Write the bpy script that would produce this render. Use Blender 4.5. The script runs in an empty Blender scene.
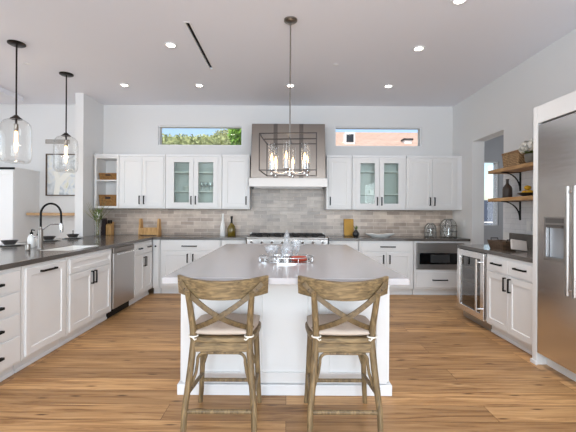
import bpy, bmesh, math, random
from mathutils import Vector, Matrix
random.seed(7)
S = bpy.context.scene
COL = S.collection
PI = math.pi

# ------------------------------------------------------------------ camera, world, lights, exposure
CAM_H = 1.32
cam_d = bpy.data.cameras.new('camera'); cam = bpy.data.objects.new('camera', cam_d); COL.objects.link(cam)
cam_d.sensor_width = 36; cam_d.lens = 22.5; cam_d.clip_start = 0.05; cam_d.clip_end = 400
cam_d.shift_x = 1.0/576; cam_d.shift_y = -3.6/576
cam.matrix_world = Matrix.Translation((0, 0, CAM_H)) @ Matrix.Rotation(PI/2, 4, 'X') @ Matrix.Rotation(math.radians(0.33), 4, 'Z')
S.camera = cam
S.view_settings.view_transform = 'Standard'; S.view_settings.look = 'None'
S.view_settings.gamma = 1; S.view_settings.use_curve_mapping = False
S.view_settings.exposure = 0.12
S.cycles.max_bounces = 10; S.cycles.diffuse_bounces = 5; S.cycles.glossy_bounces = 5
S.cycles.transparent_max_bounces = 16; S.cycles.transmission_bounces = 8
S.cycles.sample_clamp_indirect = 4; S.cycles.caustics_reflective = False; S.cycles.caustics_refractive = False
S.cycles.use_denoising = True

W = bpy.data.worlds.new('sky'); S.world = W; W.use_nodes = True
nt = W.node_tree; nt.nodes.clear()
wo = nt.nodes.new('ShaderNodeOutputWorld'); bg = nt.nodes.new('ShaderNodeBackground')
sky = nt.nodes.new('ShaderNodeTexSky'); sky.sky_type = 'NISHITA'; sky.sun_disc = False
sky.sun_elevation = math.radians(50); sky.sun_rotation = math.radians(200); sky.air_density = 1.0; sky.dust_density = 1.5
nt.links.new(sky.outputs[0], bg.inputs[0]); bg.inputs[1].default_value = 0.22
nt.links.new(bg.outputs[0], wo.inputs[0])

def light(name, kind, loc, rot, energy, color, size=None, size_y=None, spot=None, parent=None, blend=1.0):
    d = bpy.data.lights.new(name, kind); d.energy = energy; d.color = color
    if kind == 'AREA':
        d.shape = 'RECTANGLE'; d.size = size; d.size_y = size_y
    elif kind == 'SUN': d.angle = math.radians(1)
    else:
        d.shadow_soft_size = size or 0.05
        if kind == 'SPOT': d.spot_size = math.radians(spot or 120); d.spot_blend = blend
    o = bpy.data.objects.new(name, d); COL.objects.link(o); o.location = loc; o.rotation_euler = rot
    if parent: o.parent = parent
    return o
light('sun', 'SUN', (0, -10, 20), (math.radians(38), 0, math.radians(-25)), 3.6, (1, .95, .88))
# daylight through the wide glazed opening behind the camera, and through the dining window at the left
light('daylight_rear', 'AREA', (0, -3.3, 1.55), (math.radians(114), 0, 0), 375, (.76, .89, 1), 6.0, 2.7)
light('daylight_dining', 'AREA', (-6.0, 2.6, 1.6), (0, math.radians(-90), 0), 65, (.80, .91, 1), 2.4, 4.2)
light('daylight_hall', 'AREA', (5.4, 5.2, 1.8), (0, math.radians(90), 0), 26, (.85, .93, 1), 1.6, 1.6)  # added fill lamp that brightens the hall; no window on that side

# ------------------------------------------------------------------ helpers
def lin(h):
    h = h.lstrip('#'); c = [int(h[i:i+2], 16)/255 for i in (0, 2, 4)]
    return tuple((x/12.92 if x <= .04045 else ((x+.055)/1.055)**2.4) for x in c) + (1,)

def new_mat(name):
    m = bpy.data.materials.new(name); m.use_nodes = True
    n = m.node_tree.nodes; n.clear()
    out = n.new('ShaderNodeOutputMaterial'); b = n.new('ShaderNodeBsdfPrincipled')
    m.node_tree.links.new(b.outputs[0], out.inputs[0])
    return m, n, m.node_tree.links, b, out

def mat(name, color, rough=.5, metal=0, var=.06, scale=8, stretch=(1, 1, 1), bump=0, bscale=60, spec=.5, coat=0, emit=None):
    """plain procedural material: colour with slight noise variation, optional fine bump"""
    m, n, L, b, out = new_mat(name)
    tc = n.new('ShaderNodeTexCoord'); mp = n.new('ShaderNodeMapping'); mp.inputs['Scale'].default_value = stretch
    L.new(tc.outputs['Object'], mp.inputs[0])
    nz = n.new('ShaderNodeTexNoise'); nz.inputs['Scale'].default_value = scale; nz.inputs['Detail'].default_value = 4
    L.new(mp.outputs[0], nz.inputs[0])
    c = lin(color) if isinstance(color, str) else color
    mx = n.new('ShaderNodeMix'); mx.data_type = 'RGBA'
    mx.inputs[6].default_value = tuple(x*(1-var) for x in c[:3])+(1,)
    mx.inputs[7].default_value = tuple(min(1, x*(1+var)) for x in c[:3])+(1,)
    L.new(nz.outputs[0], mx.inputs[0]); L.new(mx.outputs[2], b.inputs['Base Color'])
    b.inputs['Roughness'].default_value = rough; b.inputs['Metallic'].default_value = metal
    b.inputs['Specular IOR Level'].default_value = spec; b.inputs['Coat Weight'].default_value = coat
    if bump:
        n2 = n.new('ShaderNodeTexNoise'); n2.inputs['Scale'].default_value = bscale; L.new(mp.outputs[0], n2.inputs[0])
        bp = n.new('ShaderNodeBump'); bp.inputs['Strength'].default_value = bump; bp.inputs['Distance'].default_value = .01
        L.new(n2.outputs[0], bp.inputs['Height']); L.new(bp.outputs[0], b.inputs['Normal'])
    if emit:
        b.inputs['Emission Color'].default_value = lin(emit[0]); b.inputs['Emission Strength'].default_value = emit[1]
    return m

def wood(name, dark, light_, rough=.5, stretch=(2, 30, 30), knots=0, bump=.15):
    m, n, L, b, out = new_mat(name)
    tc = n.new('ShaderNodeTexCoord'); mp = n.new('ShaderNodeMapping'); mp.inputs['Scale'].default_value = stretch
    L.new(tc.outputs['Object'], mp.inputs[0])
    nz = n.new('ShaderNodeTexNoise'); nz.inputs['Scale'].default_value = 2.2; nz.inputs['Detail'].default_value = 7; nz.inputs['Distortion'].default_value = .6
    L.new(mp.outputs[0], nz.inputs[0])
    cr = n.new('ShaderNodeValToRGB'); cr.color_ramp.elements[0].position = .3; cr.color_ramp.elements[1].position = .7
    cr.color_ramp.elements[0].color = lin(dark); cr.color_ramp.elements[1].color = lin(light_)
    L.new(nz.outputs[0], cr.inputs[0]); L.new(cr.outputs[0], b.inputs['Base Color'])
    b.inputs['Roughness'].default_value = rough
    bp = n.new('ShaderNodeBump'); bp.inputs['Strength'].default_value = bump; bp.inputs['Distance'].default_value = .003
    L.new(nz.outputs[0], bp.inputs['Height']); L.new(bp.outputs[0], b.inputs['Normal'])
    return m

def tiles(name, c1, c2, grout, axes, bw, rh, rough=.35, mortar=.003):
    m, n, L, b, out = new_mat(name)
    tc = n.new('ShaderNodeTexCoord'); sp = n.new('ShaderNodeSeparateXYZ'); cb = n.new('ShaderNodeCombineXYZ')
    L.new(tc.outputs['Object'], sp.inputs[0]); L.new(sp.outputs[axes[0]], cb.inputs[0]); L.new(sp.outputs[axes[1]], cb.inputs[1])
    br = n.new('ShaderNodeTexBrick'); br.inputs['Scale'].default_value = 1
    br.inputs['Brick Width'].default_value = bw; br.inputs['Row Height'].default_value = rh
    br.inputs['Mortar Size'].default_value = mortar; br.inputs['Mortar Smooth'].default_value = .3; br.inputs['Bias'].default_value = 0
    br.inputs['Color1'].default_value = lin(c1); br.inputs['Color2'].default_value = lin(c2); br.inputs['Mortar'].default_value = lin(grout)
    L.new(cb.outputs[0], br.inputs[0])
    nz = n.new('ShaderNodeTexNoise'); nz.inputs['Scale'].default_value = 9; nz.inputs['Detail'].default_value = 5; L.new(tc.outputs['Object'], nz.inputs[0])
    mx = n.new('ShaderNodeMix'); mx.data_type = 'RGBA'; mx.blend_type = 'OVERLAY'; mx.inputs[0].default_value = .35
    L.new(br.outputs['Color'], mx.inputs[6]); L.new(nz.outputs[0], mx.inputs[7]); L.new(mx.outputs[2], b.inputs['Base Color'])
    bp = n.new('ShaderNodeBump'); bp.inputs['Strength'].default_value = .5; bp.inputs['Distance'].default_value = .004; bp.invert = True
    L.new(br.outputs['Fac'], bp.inputs['Height']); L.new(bp.outputs[0], b.inputs['Normal'])
    b.inputs['Roughness'].default_value = rough
    return m

def floor_mat():
    m, n, L, b, out = new_mat('oak_planks')
    tc = n.new('ShaderNodeTexCoord')
    br = n.new('ShaderNodeTexBrick'); br.inputs['Scale'].default_value = 1; br.offset = .37; br.offset_frequency = 3
    br.inputs['Brick Width'].default_value = 2.15; br.inputs['Row Height'].default_value = .19
    br.inputs['Mortar Size'].default_value = .0016; br.inputs['Mortar Smooth'].default_value = .2; br.inputs['Bias'].default_value = 0
    br.inputs['Color1'].default_value = (0, 0, 0, 1); br.inputs['Color2'].default_value = (1, 1, 1, 1); br.inputs['Mortar'].default_value = (.3, .3, .3, 1)
    L.new(tc.outputs['Object'], br.inputs[0])
    # grain: noise stretched along X and shifted per plank
    sc = n.new('ShaderNodeVectorMath'); sc.operation = 'MULTIPLY_ADD'
    sc.inputs[1].default_value = (7.3, 3.1, 5.7); L.new(br.outputs['Color'], sc.inputs[0]); L.new(tc.outputs['Object'], sc.inputs[2])
    mp = n.new('ShaderNodeMapping'); mp.inputs['Scale'].default_value = (1.1, 16, 1); L.new(sc.outputs[0], mp.inputs[0])
    g = n.new('ShaderNodeTexNoise'); g.inputs['Scale'].default_value = 1.6; g.inputs['Detail'].default_value = 8; g.inputs['Roughness'].default_value = .62; g.inputs['Distortion'].default_value = .8
    L.new(mp.outputs[0], g.inputs[0])
    cr = n.new('ShaderNodeValToRGB'); e = cr.color_ramp.elements
    e[0].position = .30; e[0].color = lin('#8b5f36'); e[1].position = .68; e[1].color = lin('#dfb27d')
    x = e.new(.5); x.color = lin('#c79966')
    L.new(g.outputs[0], cr.inputs[0])
    # plank tone
    tone = n.new('ShaderNodeMix'); tone.data_type = 'RGBA'; tone.blend_type = 'MULTIPLY'; tone.inputs[0].default_value = 1
    pr = n.new('ShaderNodeValToRGB'); pr.color_ramp.elements[0].color = (.60, .575, .56, 1); pr.color_ramp.elements[1].color = (1.0, 1.0, 1.0, 1)
    L.new(br.outputs['Color'], pr.inputs[0]); L.new(cr.outputs[0], tone.inputs[6]); L.new(pr.outputs[0], tone.inputs[7])
    # knots
    mk = n.new('ShaderNodeMapping'); mk.inputs['Scale'].default_value = (.9, 4.2, 1); L.new(sc.outputs[0], mk.inputs[0])
    vo = n.new('ShaderNodeTexVoronoi'); vo.voronoi_dimensions = '2D'; vo.inputs['Scale'].default_value = 1.5; L.new(mk.outputs[0], vo.inputs[0])
    kr = n.new('ShaderNodeValToRGB'); kr.color_ramp.elements[0].position = .02; kr.color_ramp.elements[0].color = (.16, .10, .06, 1)
    kr.color_ramp.elements[1].position = .075; kr.color_ramp.elements[1].color = (1, 1, 1, 1)
    L.new(vo.outputs['Distance'], kr.inputs[0])
    k = n.new('ShaderNodeMix'); k.data_type = 'RGBA'; k.blend_type = 'MULTIPLY'; k.inputs[0].default_value = .85
    # dark mineral streaks along the grain
    ms = n.new('ShaderNodeMapping'); ms.inputs['Scale'].default_value = (.8, 26, 1); L.new(sc.outputs[0], ms.inputs[0])
    sn = n.new('ShaderNodeTexNoise'); sn.inputs['Scale'].default_value = 1.3; sn.inputs['Detail'].default_value = 3; L.new(ms.outputs[0], sn.inputs[0])
    sr = n.new('ShaderNodeValToRGB'); sr.color_ramp.elements[0].position = .60; sr.color_ramp.elements[0].color = (1, 1, 1, 1)
    sr.color_ramp.elements[1].position = .76; sr.color_ramp.elements[1].color = (.55, .47, .41, 1); L.new(sn.outputs[0], sr.inputs[0])
    ks = n.new('ShaderNodeMix'); ks.data_type = 'RGBA'; ks.blend_type = 'MULTIPLY'; ks.inputs[0].default_value = 1
    L.new(tone.outputs[2], ks.inputs[6]); L.new(sr.outputs[0], ks.inputs[7])
    L.new(ks.outputs[2], k.inputs[6]); L.new(kr.outputs[0], k.inputs[7])
    mo = n.new('ShaderNodeMix'); mo.data_type = 'RGBA'; L.new(br.outputs['Fac'], mo.inputs[0]); L.new(k.outputs[2], mo.inputs[6]); mo.inputs[7].default_value = lin('#5a3d22')
    L.new(mo.outputs[2], b.inputs['Base Color'])
    b.inputs['Roughness'].default_value = .42; b.inputs['Specular IOR Level'].default_value = .35
    bp = n.new('ShaderNodeBump'); bp.inputs['Strength'].default_value = .12; bp.inputs['Distance'].default_value = .004
    L.new(g.outputs[0], bp.inputs['Height']); L.new(bp.outputs[0], b.inputs['Normal'])
    return m

def steel(name, color, rough, stretch, var=.10):
    m, n, L, b, out = new_mat(name)
    tc = n.new('ShaderNodeTexCoord'); mp = n.new('ShaderNodeMapping'); mp.inputs['Scale'].default_value = stretch
    L.new(tc.outputs['Object'], mp.inputs[0])
    nz = n.new('ShaderNodeTexNoise'); nz.inputs['Scale'].default_value = 3; nz.inputs['Detail'].default_value = 5; L.new(mp.outputs[0], nz.inputs[0])
    c = lin(color)
    mx = n.new('ShaderNodeMix'); mx.data_type = 'RGBA'
    mx.inputs[6].default_value = tuple(x*(1-var) for x in c[:3])+(1,); mx.inputs[7].default_value = tuple(min(1, x*(1+var)) for x in c[:3])+(1,)
    L.new(nz.outputs[0], mx.inputs[0]); L.new(mx.outputs[2], b.inputs['Base Color'])
    mr = n.new('ShaderNodeMapRange'); mr.inputs[3].default_value = rough*.8; mr.inputs[4].default_value = rough*1.2
    L.new(nz.outputs[0], mr.inputs[0]); L.new(mr.outputs[0], b.inputs['Roughness'])
    b.inputs['Metallic'].default_value = 1
    return m

def clear_glass(name, tint=(1, 1, 1), refl=.5, rough=.0, base=.04, milk=0.0, power=3.0):
    """thin clear pane: see-through, reflections growing towards grazing view, optional milky cut-glass share"""
    m, n, L, b, out = new_mat(name); n.remove(b)
    t = n.new('ShaderNodeBsdfTransparent'); t.inputs[0].default_value = tint+(1,)
    g = n.new('ShaderNodeBsdfGlossy'); g.inputs['Roughness'].default_value = rough
    lw = n.new('ShaderNodeLayerWeight'); lw.inputs[0].default_value = .5
    pw = n.new('ShaderNodeMath'); pw.operation = 'POWER'; pw.inputs[1].default_value = power; L.new(lw.outputs['Facing'], pw.inputs[0])
    mu = n.new('ShaderNodeMath'); mu.operation = 'MULTIPLY_ADD'; mu.inputs[1].default_value = refl; mu.inputs[2].default_value = base; mu.use_clamp = True
    nz = n.new('ShaderNodeTexNoise'); nz.inputs['Scale'].default_value = 4
    bp = n.new('ShaderNodeBump'); bp.inputs['Strength'].default_value = .02; L.new(nz.outputs[0], bp.inputs['Height'])
    L.new(bp.outputs[0], g.inputs['Normal']); L.new(pw.outputs[0], mu.inputs[0])
    mx = n.new('ShaderNodeMixShader'); L.new(mu.outputs[0], mx.inputs[0]); L.new(t.outputs[0], mx.inputs[1]); L.new(g.outputs[0], mx.inputs[2])
    last = mx
    if milk:
        d = n.new('ShaderNodeBsdfDiffuse'); d.inputs[0].default_value = (.93, .94, .95, 1)
        m2 = n.new('ShaderNodeMixShader'); m2.inputs[0].default_value = milk
        L.new(mx.outputs[0], m2.inputs[1]); L.new(d.outputs[0], m2.inputs[2]); last = m2
    L.new(last.outputs[0], out.inputs[0])
    return m

def woven(name, dark, light_, sc=60, bump=1.0):
    m, n, L, b, out = new_mat(name)
    tc = n.new('ShaderNodeTexCoord')
    w1 = n.new('ShaderNodeTexWave'); w1.bands_direction = 'Z'; w1.inputs['Scale'].default_value = sc*.4; w1.inputs['Distortion'].default_value = 2.5; w1.inputs['Detail Scale'].default_value = 2
    w2 = n.new('ShaderNodeTexWave'); w2.bands_direction = 'DIAGONAL'; w2.inputs['Scale'].default_value = sc*.5; w2.inputs['Distortion'].default_value = 2
    nz = n.new('ShaderNodeTexNoise'); nz.inputs['Scale'].default_value = sc*.6
    for w in (w1, w2, nz): L.new(tc.outputs['Object'], w.inputs[0])
    mu = n.new('ShaderNodeMath'); mu.operation = 'MULTIPLY'; L.new(w1.outputs[1], mu.inputs[0]); L.new(w2.outputs[1], mu.inputs[1])
    ad = n.new('ShaderNodeMath'); ad.operation = 'MULTIPLY_ADD'; L.new(nz.outputs[0], ad.inputs[0]); ad.inputs[1].default_value = .7; L.new(mu.outputs[0], ad.inputs[2])
    cr = n.new('ShaderNodeValToRGB'); cr.color_ramp.elements[0].color = lin(dark); cr.color_ramp.elements[1].color = lin(light_)
    cr.color_ramp.elements[0].position = .3; cr.color_ramp.elements[1].position = .9
    L.new(ad.outputs[0], cr.inputs[0]); L.new(cr.outputs[0], b.inputs['Base Color'])
    bp = n.new('ShaderNodeBump'); bp.inputs['Strength'].default_value = bump; bp.inputs['Distance'].default_value = .006
    L.new(ad.outputs[0], bp.inputs['Height']); L.new(bp.outputs[0], b.inputs['Normal'])
    b.inputs['Roughness'].default_value = .8
    return m

M = {
 'wall': mat('wall_paint', '#e0dfde', .75, var=.01, scale=2, bump=.03, bscale=180),
 'ceil': mat('ceiling_paint', '#ececf2', .8, var=.012, scale=1.5, bump=.03, bscale=150),
 'cab': mat('cabinet_white', '#e6e5e4', .38, var=.008, scale=3),
 'trim': mat('trim_white', '#e9e9ea', .45, var=.01, scale=3),
 'dark_stone': mat('grey_stone', '#5c5753', .16, var=.12, scale=24, spec=.5),
 'island_stone': mat('pale_quartz', '#b3afb0', .22, var=.02, scale=30),
 'tile': tiles('zellige_tile', '#c4b6aa', '#9c8e84', '#cfc5bb', ('X', 'Z'), .235, .064, .3),
 'white_tile': tiles('white_brick_tile', '#dedee0', '#d6d6d9', '#c6c6c9', ('Y', 'Z'), .2, .07, .4),
 'floor': floor_mat(),
 'steel_v': steel('brushed_steel', '#efecea', .22, (1, 1, 30), .03),
 'steel_h': steel('brushed_steel_side', '#b9b5b2', .34, (12, 12, 1), .02),
 'steel_hood': steel('hood_steel', '#857c75', .30, (30, 2, 2), .06),
 'lip_steel': steel('hood_lip_steel', '#a39d99', .42, (30, 2, 2), .04),
 'hood_band': steel('hood_strap_steel', '#5f5955', .34, (30, 2, 2), .06),  # darker steel tone imitating reflections in the hood front
 'chrome': mat('chrome', '#dcdcdc', .12, 1, var=.03),
 'handle_steel': mat('handle_steel', '#aaa6a3', .3, 1, var=.03),
 'nickel': mat('satin_nickel', '#8d8882', .3, 1, var=.04),
 'black': mat('matte_black_metal', '#0f0f0f', .55, 0, var=.2, scale=30, spec=.2),
 'bronze': mat('dark_bronze', '#2e2825', .35, .8, var=.2, scale=30),
 'iron': mat('cast_iron', '#242120', .6, .3, var=.2, scale=40, bump=.2),
 'blackglass': mat('black_glass', '#0c0c0d', .06, 0, var=.2),
 'screen': mat('grey_oven_window', '#3c3e40', .1, 0, var=.1),
 'oak_stool': wood('weathered_oak', '#56462f', '#927a56', .55, (30, 30, 4), bump=.35),
 'oak_rail': wood('weathered_oak_rail', '#54442e', '#98805b', .55, (5, 20, 34), bump=.35),
 'oak_strap': wood('weathered_oak_strap', '#4c3d29', '#7b6544', .55, (20, 20, 20), bump=.3),
 'oak_shelf': wood('shelf_oak', '#a27645', '#cda573', .5, (20, 2, 20)),
 'oak_shelf_x': wood('shelf_oak_long', '#a27a50', '#c9a67c', .5, (2, 20, 20)),
 'oak_block': wood('block_oak', '#a87c46', '#d1a66c', .5, (20, 20, 3)),
 'brass': mat('gold_board', '#9c7733', .35, .55, var=.2, scale=10),
 'linen': mat('linen', '#c7b6a7', .9, var=.06, scale=60, bump=.3, bscale=260),
 'cord': mat('white_cord', '#e6dfd3', .85, var=.05),
 'wicker': woven('wicker', '#5d3c1d', '#c79557', 60),
 'wicker2': woven('seagrass', '#6a4a2c', '#dcb88a', 40),
 'darkwood': wood('dark_wood', '#3a2b20', '#66503c', .5, (6, 20, 20)),
 'white_cer': mat('white_ceramic', '#f2f1ee', .2, var=.02),
 'dark_cer': mat('dark_ceramic', '#2b2a2b', .3, var=.15),
 'glass': clear_glass('clear_glass', (.97, .965, .955), .7, 0, .035, .0, 3),
 'pane': clear_glass('window_glass', (1, 1, 1), .3),
 'cabglass': clear_glass('cabinet_glass', (.90, .95, .93), .5),
 'tintglass': clear_glass('tinted_door_glass', (.62, .61, .60), .7, 0, .10),
 'crystal': clear_glass('cut_crystal', (.95, .96, .97), .5, .03, .16, .16),
 'smokeglass': clear_glass('ribbed_grey_glass', (.90, .90, .88), .4, .05, .08, .10),
 'mirror': mat('mirror_silver', '#e6e6e8', .05, 1, var=.02),
 'red': mat('red_lacquer', '#a8381f', .35, var=.2, scale=20),
 'olive': mat('olive_oil', '#6c5a17', .15, var=.15, scale=10, coat=.5),
 'brownbottle': mat('brown_stoneware', '#3d322c', .45, var=.12, scale=20),
 'burgundy': mat('dark_burgundy', '#2a1a1f', .6, var=.15),
 'lemon': mat('lemon_yellow', '#d9a81d', .5, var=.1, scale=30, bump=.1),
 'leaf': mat('leaf_green', '#6d7f45', .6, var=.3, scale=14),
 'stem': mat('plant_stem', '#7d7b52', .6, var=.2, scale=20),
 'petal': mat('white_petal', '#f0efe8', .7, var=.04, scale=20),
 'pot': mat('grey_pot', '#77756f', .6, var=.12, scale=20),
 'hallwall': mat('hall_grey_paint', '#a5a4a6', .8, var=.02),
 'art': None, 'bulb': mat('warm_bulb', '#ffd9a8', .4, emit=('#ffc48a', 4)), 'flame': mat('candle_bulb', '#ffe0b0', .4, emit=('#ffbd7c', 6)),
 'lens': mat('downlight_lens', '#ffffff', .4, emit=('#fff4e6', 14)),
 'candle': mat('candle_sleeve', '#c9cdd2', .3, .6, var=.05),
 'frost': mat('dispenser_grey', '#a5abb2', .35, .2, var=.05),
 'dispenser_dark': mat('dispenser_controls', '#6a6765', .3, .4, var=.1),
 'cover': mat('pale_book_cover', '#cfc6c0', .7, var=.12, scale=40),
 'vent': mat('vent_grille', '#9d9389', .6, var=.1),
 'hedge': mat('hedge_leaves', '#b3bb84', .7, var=.4, scale=6),
 'tree': mat('tree_leaves', '#7fae35', .6, var=.4, scale=8),
 'shrub': mat('pale_shrub_leaves', '#a9ad7c', .7, var=.4, scale=9),
 'bark': mat('bark', '#5d4a38', .9, var=.3, scale=14, bump=.5),
 'stucco': mat('white_stucco', '#eceae6', .9, var=.03, bump=.1),
 'roof': tiles('terracotta_roof', '#d0b09a', '#c6a48c', '#a88a76', ('X', 'Y'), .3, .34, .8, .012),
 'hallroof': tiles('grey_slate_roof', '#4a5262', '#39404e', '#262b36', ('X', 'Y'), .5, .3, .8, .02),
 'grass': mat('ground_outside', '#8c8a74', .95, var=.2),
 'cardwhite': mat('white_plastic', '#e9e8e6', .4, var=.02),
}

def art_mat():
    m, n, L, b, out = new_mat('abstract_print')
    tc = n.new('ShaderNodeTexCoord')
    nz = n.new('ShaderNodeTexNoise'); nz.inputs['Scale'].default_value = 5; nz.inputs['Detail'].default_value = 2; nz.inputs['Distortion'].default_value = 1.5
    L.new(tc.outputs['Object'], nz.inputs[0])
    cr = n.new('ShaderNodeValToRGB'); e = cr.color_ramp.elements
    e[0].position = .3; e[0].color = lin('#b9c0c4'); e[1].position = .5; e[1].color = lin('#dfe3e6'); x = e.new(.66); x.color = lin('#e9e7dc'); y = e.new(.74); y.color = lin('#d3d4b0')
    L.new(nz.outputs[0], cr.inputs[0]); L.new(cr.outputs[0], b.inputs['Base Color']); b.inputs['Roughness'].default_value = .6
    return m
M['art'] = art_mat()

class MB:
    def __init__(s): s.bm = bmesh.new()
    def quad(s, vs): s.bm.faces.new([s.bm.verts.new(v) for v in vs])
    def hexa(s, c):
        v = [s.bm.verts.new(p) for p in c]
        for f in ((0, 3, 2, 1), (4, 5, 6, 7), (0, 1, 5, 4), (1, 2, 6, 5), (2, 3, 7, 6), (3, 0, 4, 7)): s.bm.faces.new([v[i] for i in f])
        return s
    def box(s, x0, x1, y0, y1, z0, z1):
        return s.hexa([(x0, y0, z0), (x1, y0, z0), (x1, y1, z0), (x0, y1, z0), (x0, y0, z1), (x1, y0, z1), (x1, y1, z1), (x0, y1, z1)])
    def tube(s, pts, r, seg=10, closed=False, caps=True):
        pts = [Vector(p) for p in pts]; n = len(pts)
        rs = r if isinstance(r, (list, tuple)) else [r]*n
        up = None; rings = []
        for i, p in enumerate(pts):
            if closed: t = pts[(i+1) % n]-pts[i-1]
            else: t = pts[min(i+1, n-1)]-pts[max(i-1, 0)]
            t.normalize()
            if up is None:
                up = Vector((0, 0, 1)) if abs(t.z) < .9 else Vector((1, 0, 0))
            a = up-t*up.dot(t)
            if a.length < 1e-6: a = t.orthogonal()
            a.normalize(); up = a; b = t.cross(a)
            rings.append([s.bm.verts.new(p+(a*math.cos(2*PI*k/seg)+b*math.sin(2*PI*k/seg))*rs[i]) for k in range(seg)])
        for i in range(n if closed else n-1):
            A = rings[i]; B = rings[(i+1) % n]
            for k in range(seg): s.bm.faces.new((A[k], A[(k+1) % seg], B[(k+1) % seg], B[k]))
        if caps and not closed:
            s.bm.faces.new(rings[0][::-1]); s.bm.faces.new(rings[-1])
        return s
    def cyl(s, p0, p1, r0, r1=None, seg=16): return s.tube([p0, p1], [r0, r0 if r1 is None else r1], seg)
    def rect_sweep(s, pts, ups, w, t):
        """sweep a w x t rectangle along pts; ups[i] is the width direction"""
        pts = [Vector(p) for p in pts]; rings = []
        n = len(pts)
        for i, p in enumerate(pts):
            tg = (pts[min(i+1, n-1)]-pts[max(i-1, 0)]).normalized(); u = Vector(ups[i]); u = (u-tg*u.dot(tg)).normalized(); v = tg.cross(u)
            wi = w[i] if isinstance(w, (list, tuple)) else w
            rings.append([s.bm.verts.new(p+u*a*wi/2+v*b*t/2) for a, b in ((-1, -1), (1, -1), (1, 1), (-1, 1))])
        for A, B in zip(rings, rings[1:]):
            for k in range(4): s.bm.faces.new((A[k], A[(k+1) % 4], B[(k+1) % 4], B[k]))
        s.bm.faces.new(rings[0][::-1]); s.bm.faces.new(rings[-1])
        return s
    def lathe(s, prof, seg=28, c=(0, 0, 0), sx=1, sy=1, close=True):
        rings = []
        for r, z in prof:
            if r < 1e-5: rings.append([s.bm.verts.new((c[0], c[1], c[2]+z))])
            else: rings.append([s.bm.verts.new((c[0]+r*sx*math.cos(2*PI*k/seg), c[1]+r*sy*math.sin(2*PI*k/seg), c[2]+z)) for k in range(seg)])
        for A, B in zip(rings, rings[1:]):
            if len(A) == 1 and len(B) == 1: continue
            for k in range(seg):
                k2 = (k+1) % seg
                if len(A) == 1: s.bm.faces.new((A[0], B[k2], B[k]))
                elif len(B) == 1: s.bm.faces.new((A[k], A[k2], B[0]))
                else: s.bm.faces.new((A[k], A[k2], B[k2], B[k]))
        if close:
            if len(rings[0]) > 1: s.bm.faces.new(rings[0][::-1])
            if len(rings[-1]) > 1: s.bm.faces.new(rings[-1])
        return s
    def prism(s, poly, z0, z1, f=lambda a, b, c: (a, b, c)):
        A = [s.bm.verts.new(f(x, y, z0)) for x, y in poly]; B = [s.bm.verts.new(f(x, y, z1)) for x, y in poly]
        n = len(poly)
        for k in range(n): s.bm.faces.new((A[k], A[(k+1) % n], B[(k+1) % n], B[k]))
        s.bm.faces.new(A[::-1]); s.bm.faces.new(B)
        return s
    def cells(s, us, vs, keep, w0, w1, f):
        """solid slab from a grid of cells (holes where keep is False); f maps (u,v,w) to xyz"""
        nu, nv = len(us)-1, len(vs)-1
        K = lambda i, j: 0 <= i < nu and 0 <= j < nv and keep((us[i]+us[i+1])/2, (vs[j]+vs[j+1])/2)
        cache = {}
        def V(i, j, k):
            if (i, j, k) not in cache: cache[(i, j, k)] = s.bm.verts.new(f(us[i], vs[j], (w0, w1)[k]))
            return cache[(i, j, k)]
        F = s.bm.faces.new
        for i in range(nu):
            for j in range(nv):
                if not K(i, j): continue
                F((V(i, j, 0), V(i, j+1, 0), V(i+1, j+1, 0), V(i+1, j, 0))); F((V(i, j, 1), V(i+1, j, 1), V(i+1, j+1, 1), V(i, j+1, 1)))
                if not K(i-1, j): F((V(i, j, 0), V(i, j, 1), V(i, j+1, 1), V(i, j+1, 0)))
                if not K(i+1, j): F((V(i+1, j, 0), V(i+1, j+1, 0), V(i+1, j+1, 1), V(i+1, j, 1)))
                if not K(i, j-1): F((V(i, j, 0), V(i+1, j, 0), V(i+1, j, 1), V(i, j, 1)))
                if not K(i, j+1): F((V(i, j+1, 0), V(i, j+1, 1), V(i+1, j+1, 1), V(i+1, j+1, 0)))
        return s
    def shaker(s, x0, x1, z0, z1, yf, t=.016, rail=.06, rec=.009):
        """framed front facing -Y with a recessed panel"""
        r = min(rail, (x1-x0)*.28, (z1-z0)*.3); e = .004; V = s.bm.verts.new; F = s.bm.faces.new
        def ring(a, y): return [V((x0+a, y, z0+a)), V((x1-a, y, z0+a)), V((x1-a, y, z1-a)), V((x0+a, y, z1-a))]
        B = ring(0, yf+t); O = ring(0, yf+.002); O2 = ring(.002, yf); I = ring(r, yf); R = ring(r+e, yf+rec)
        for P, Q in ((B, O), (O, O2), (O2, I), (I, R)):
            for k in range(4): F((P[k], P[(k+1) % 4], Q[(k+1) % 4], Q[k]))
        F(R); F(B[::-1]); return s
    def frame(s, x0, x1, z0, z1, y0, y1, r):
        V = s.bm.verts.new; F = s.bm.faces.new
        def ring(a, y): return [V((x0+a, y, z0+a)), V((x1-a, y, z0+a)), V((x1-a, y, z1-a)), V((x0+a, y, z1-a))]
        L = [ring(0, y0), ring(r, y0), ring(r, y1), ring(0, y1)]
        for i in range(4):
            P, Q = L[i], L[(i+1) % 4]
            for k in range(4): F((P[k], P[(k+1) % 4], Q[(k+1) % 4], Q[k]))
        return s
    def open_box(s, x0, x1, y0, y1, z0, z1, t, top=False):
        """box open at the front (-Y), or at the top"""
        V = s.bm.verts.new; F = s.bm.faces.new
        if not top:
            def ring(a, y): return [V((x0+a, y, z0+a)), V((x1-a, y, z0+a)), V((x1-a, y, z1-a)), V((x0+a, y, z1-a))]
            L = [ring(0, y1), ring(0, y0), ring(t, y0), ring(t, y1-t)]
        else:
            def ring(a, z): return [V((x0+a, y0+a, z)), V((x1-a, y0+a, z)), V((x1-a, y1-a, z)), V((x0+a, y1-a, z))]
            L = [ring(0, z0), ring(0, z1), ring(t, z1), ring(t, z0+t)]
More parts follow.
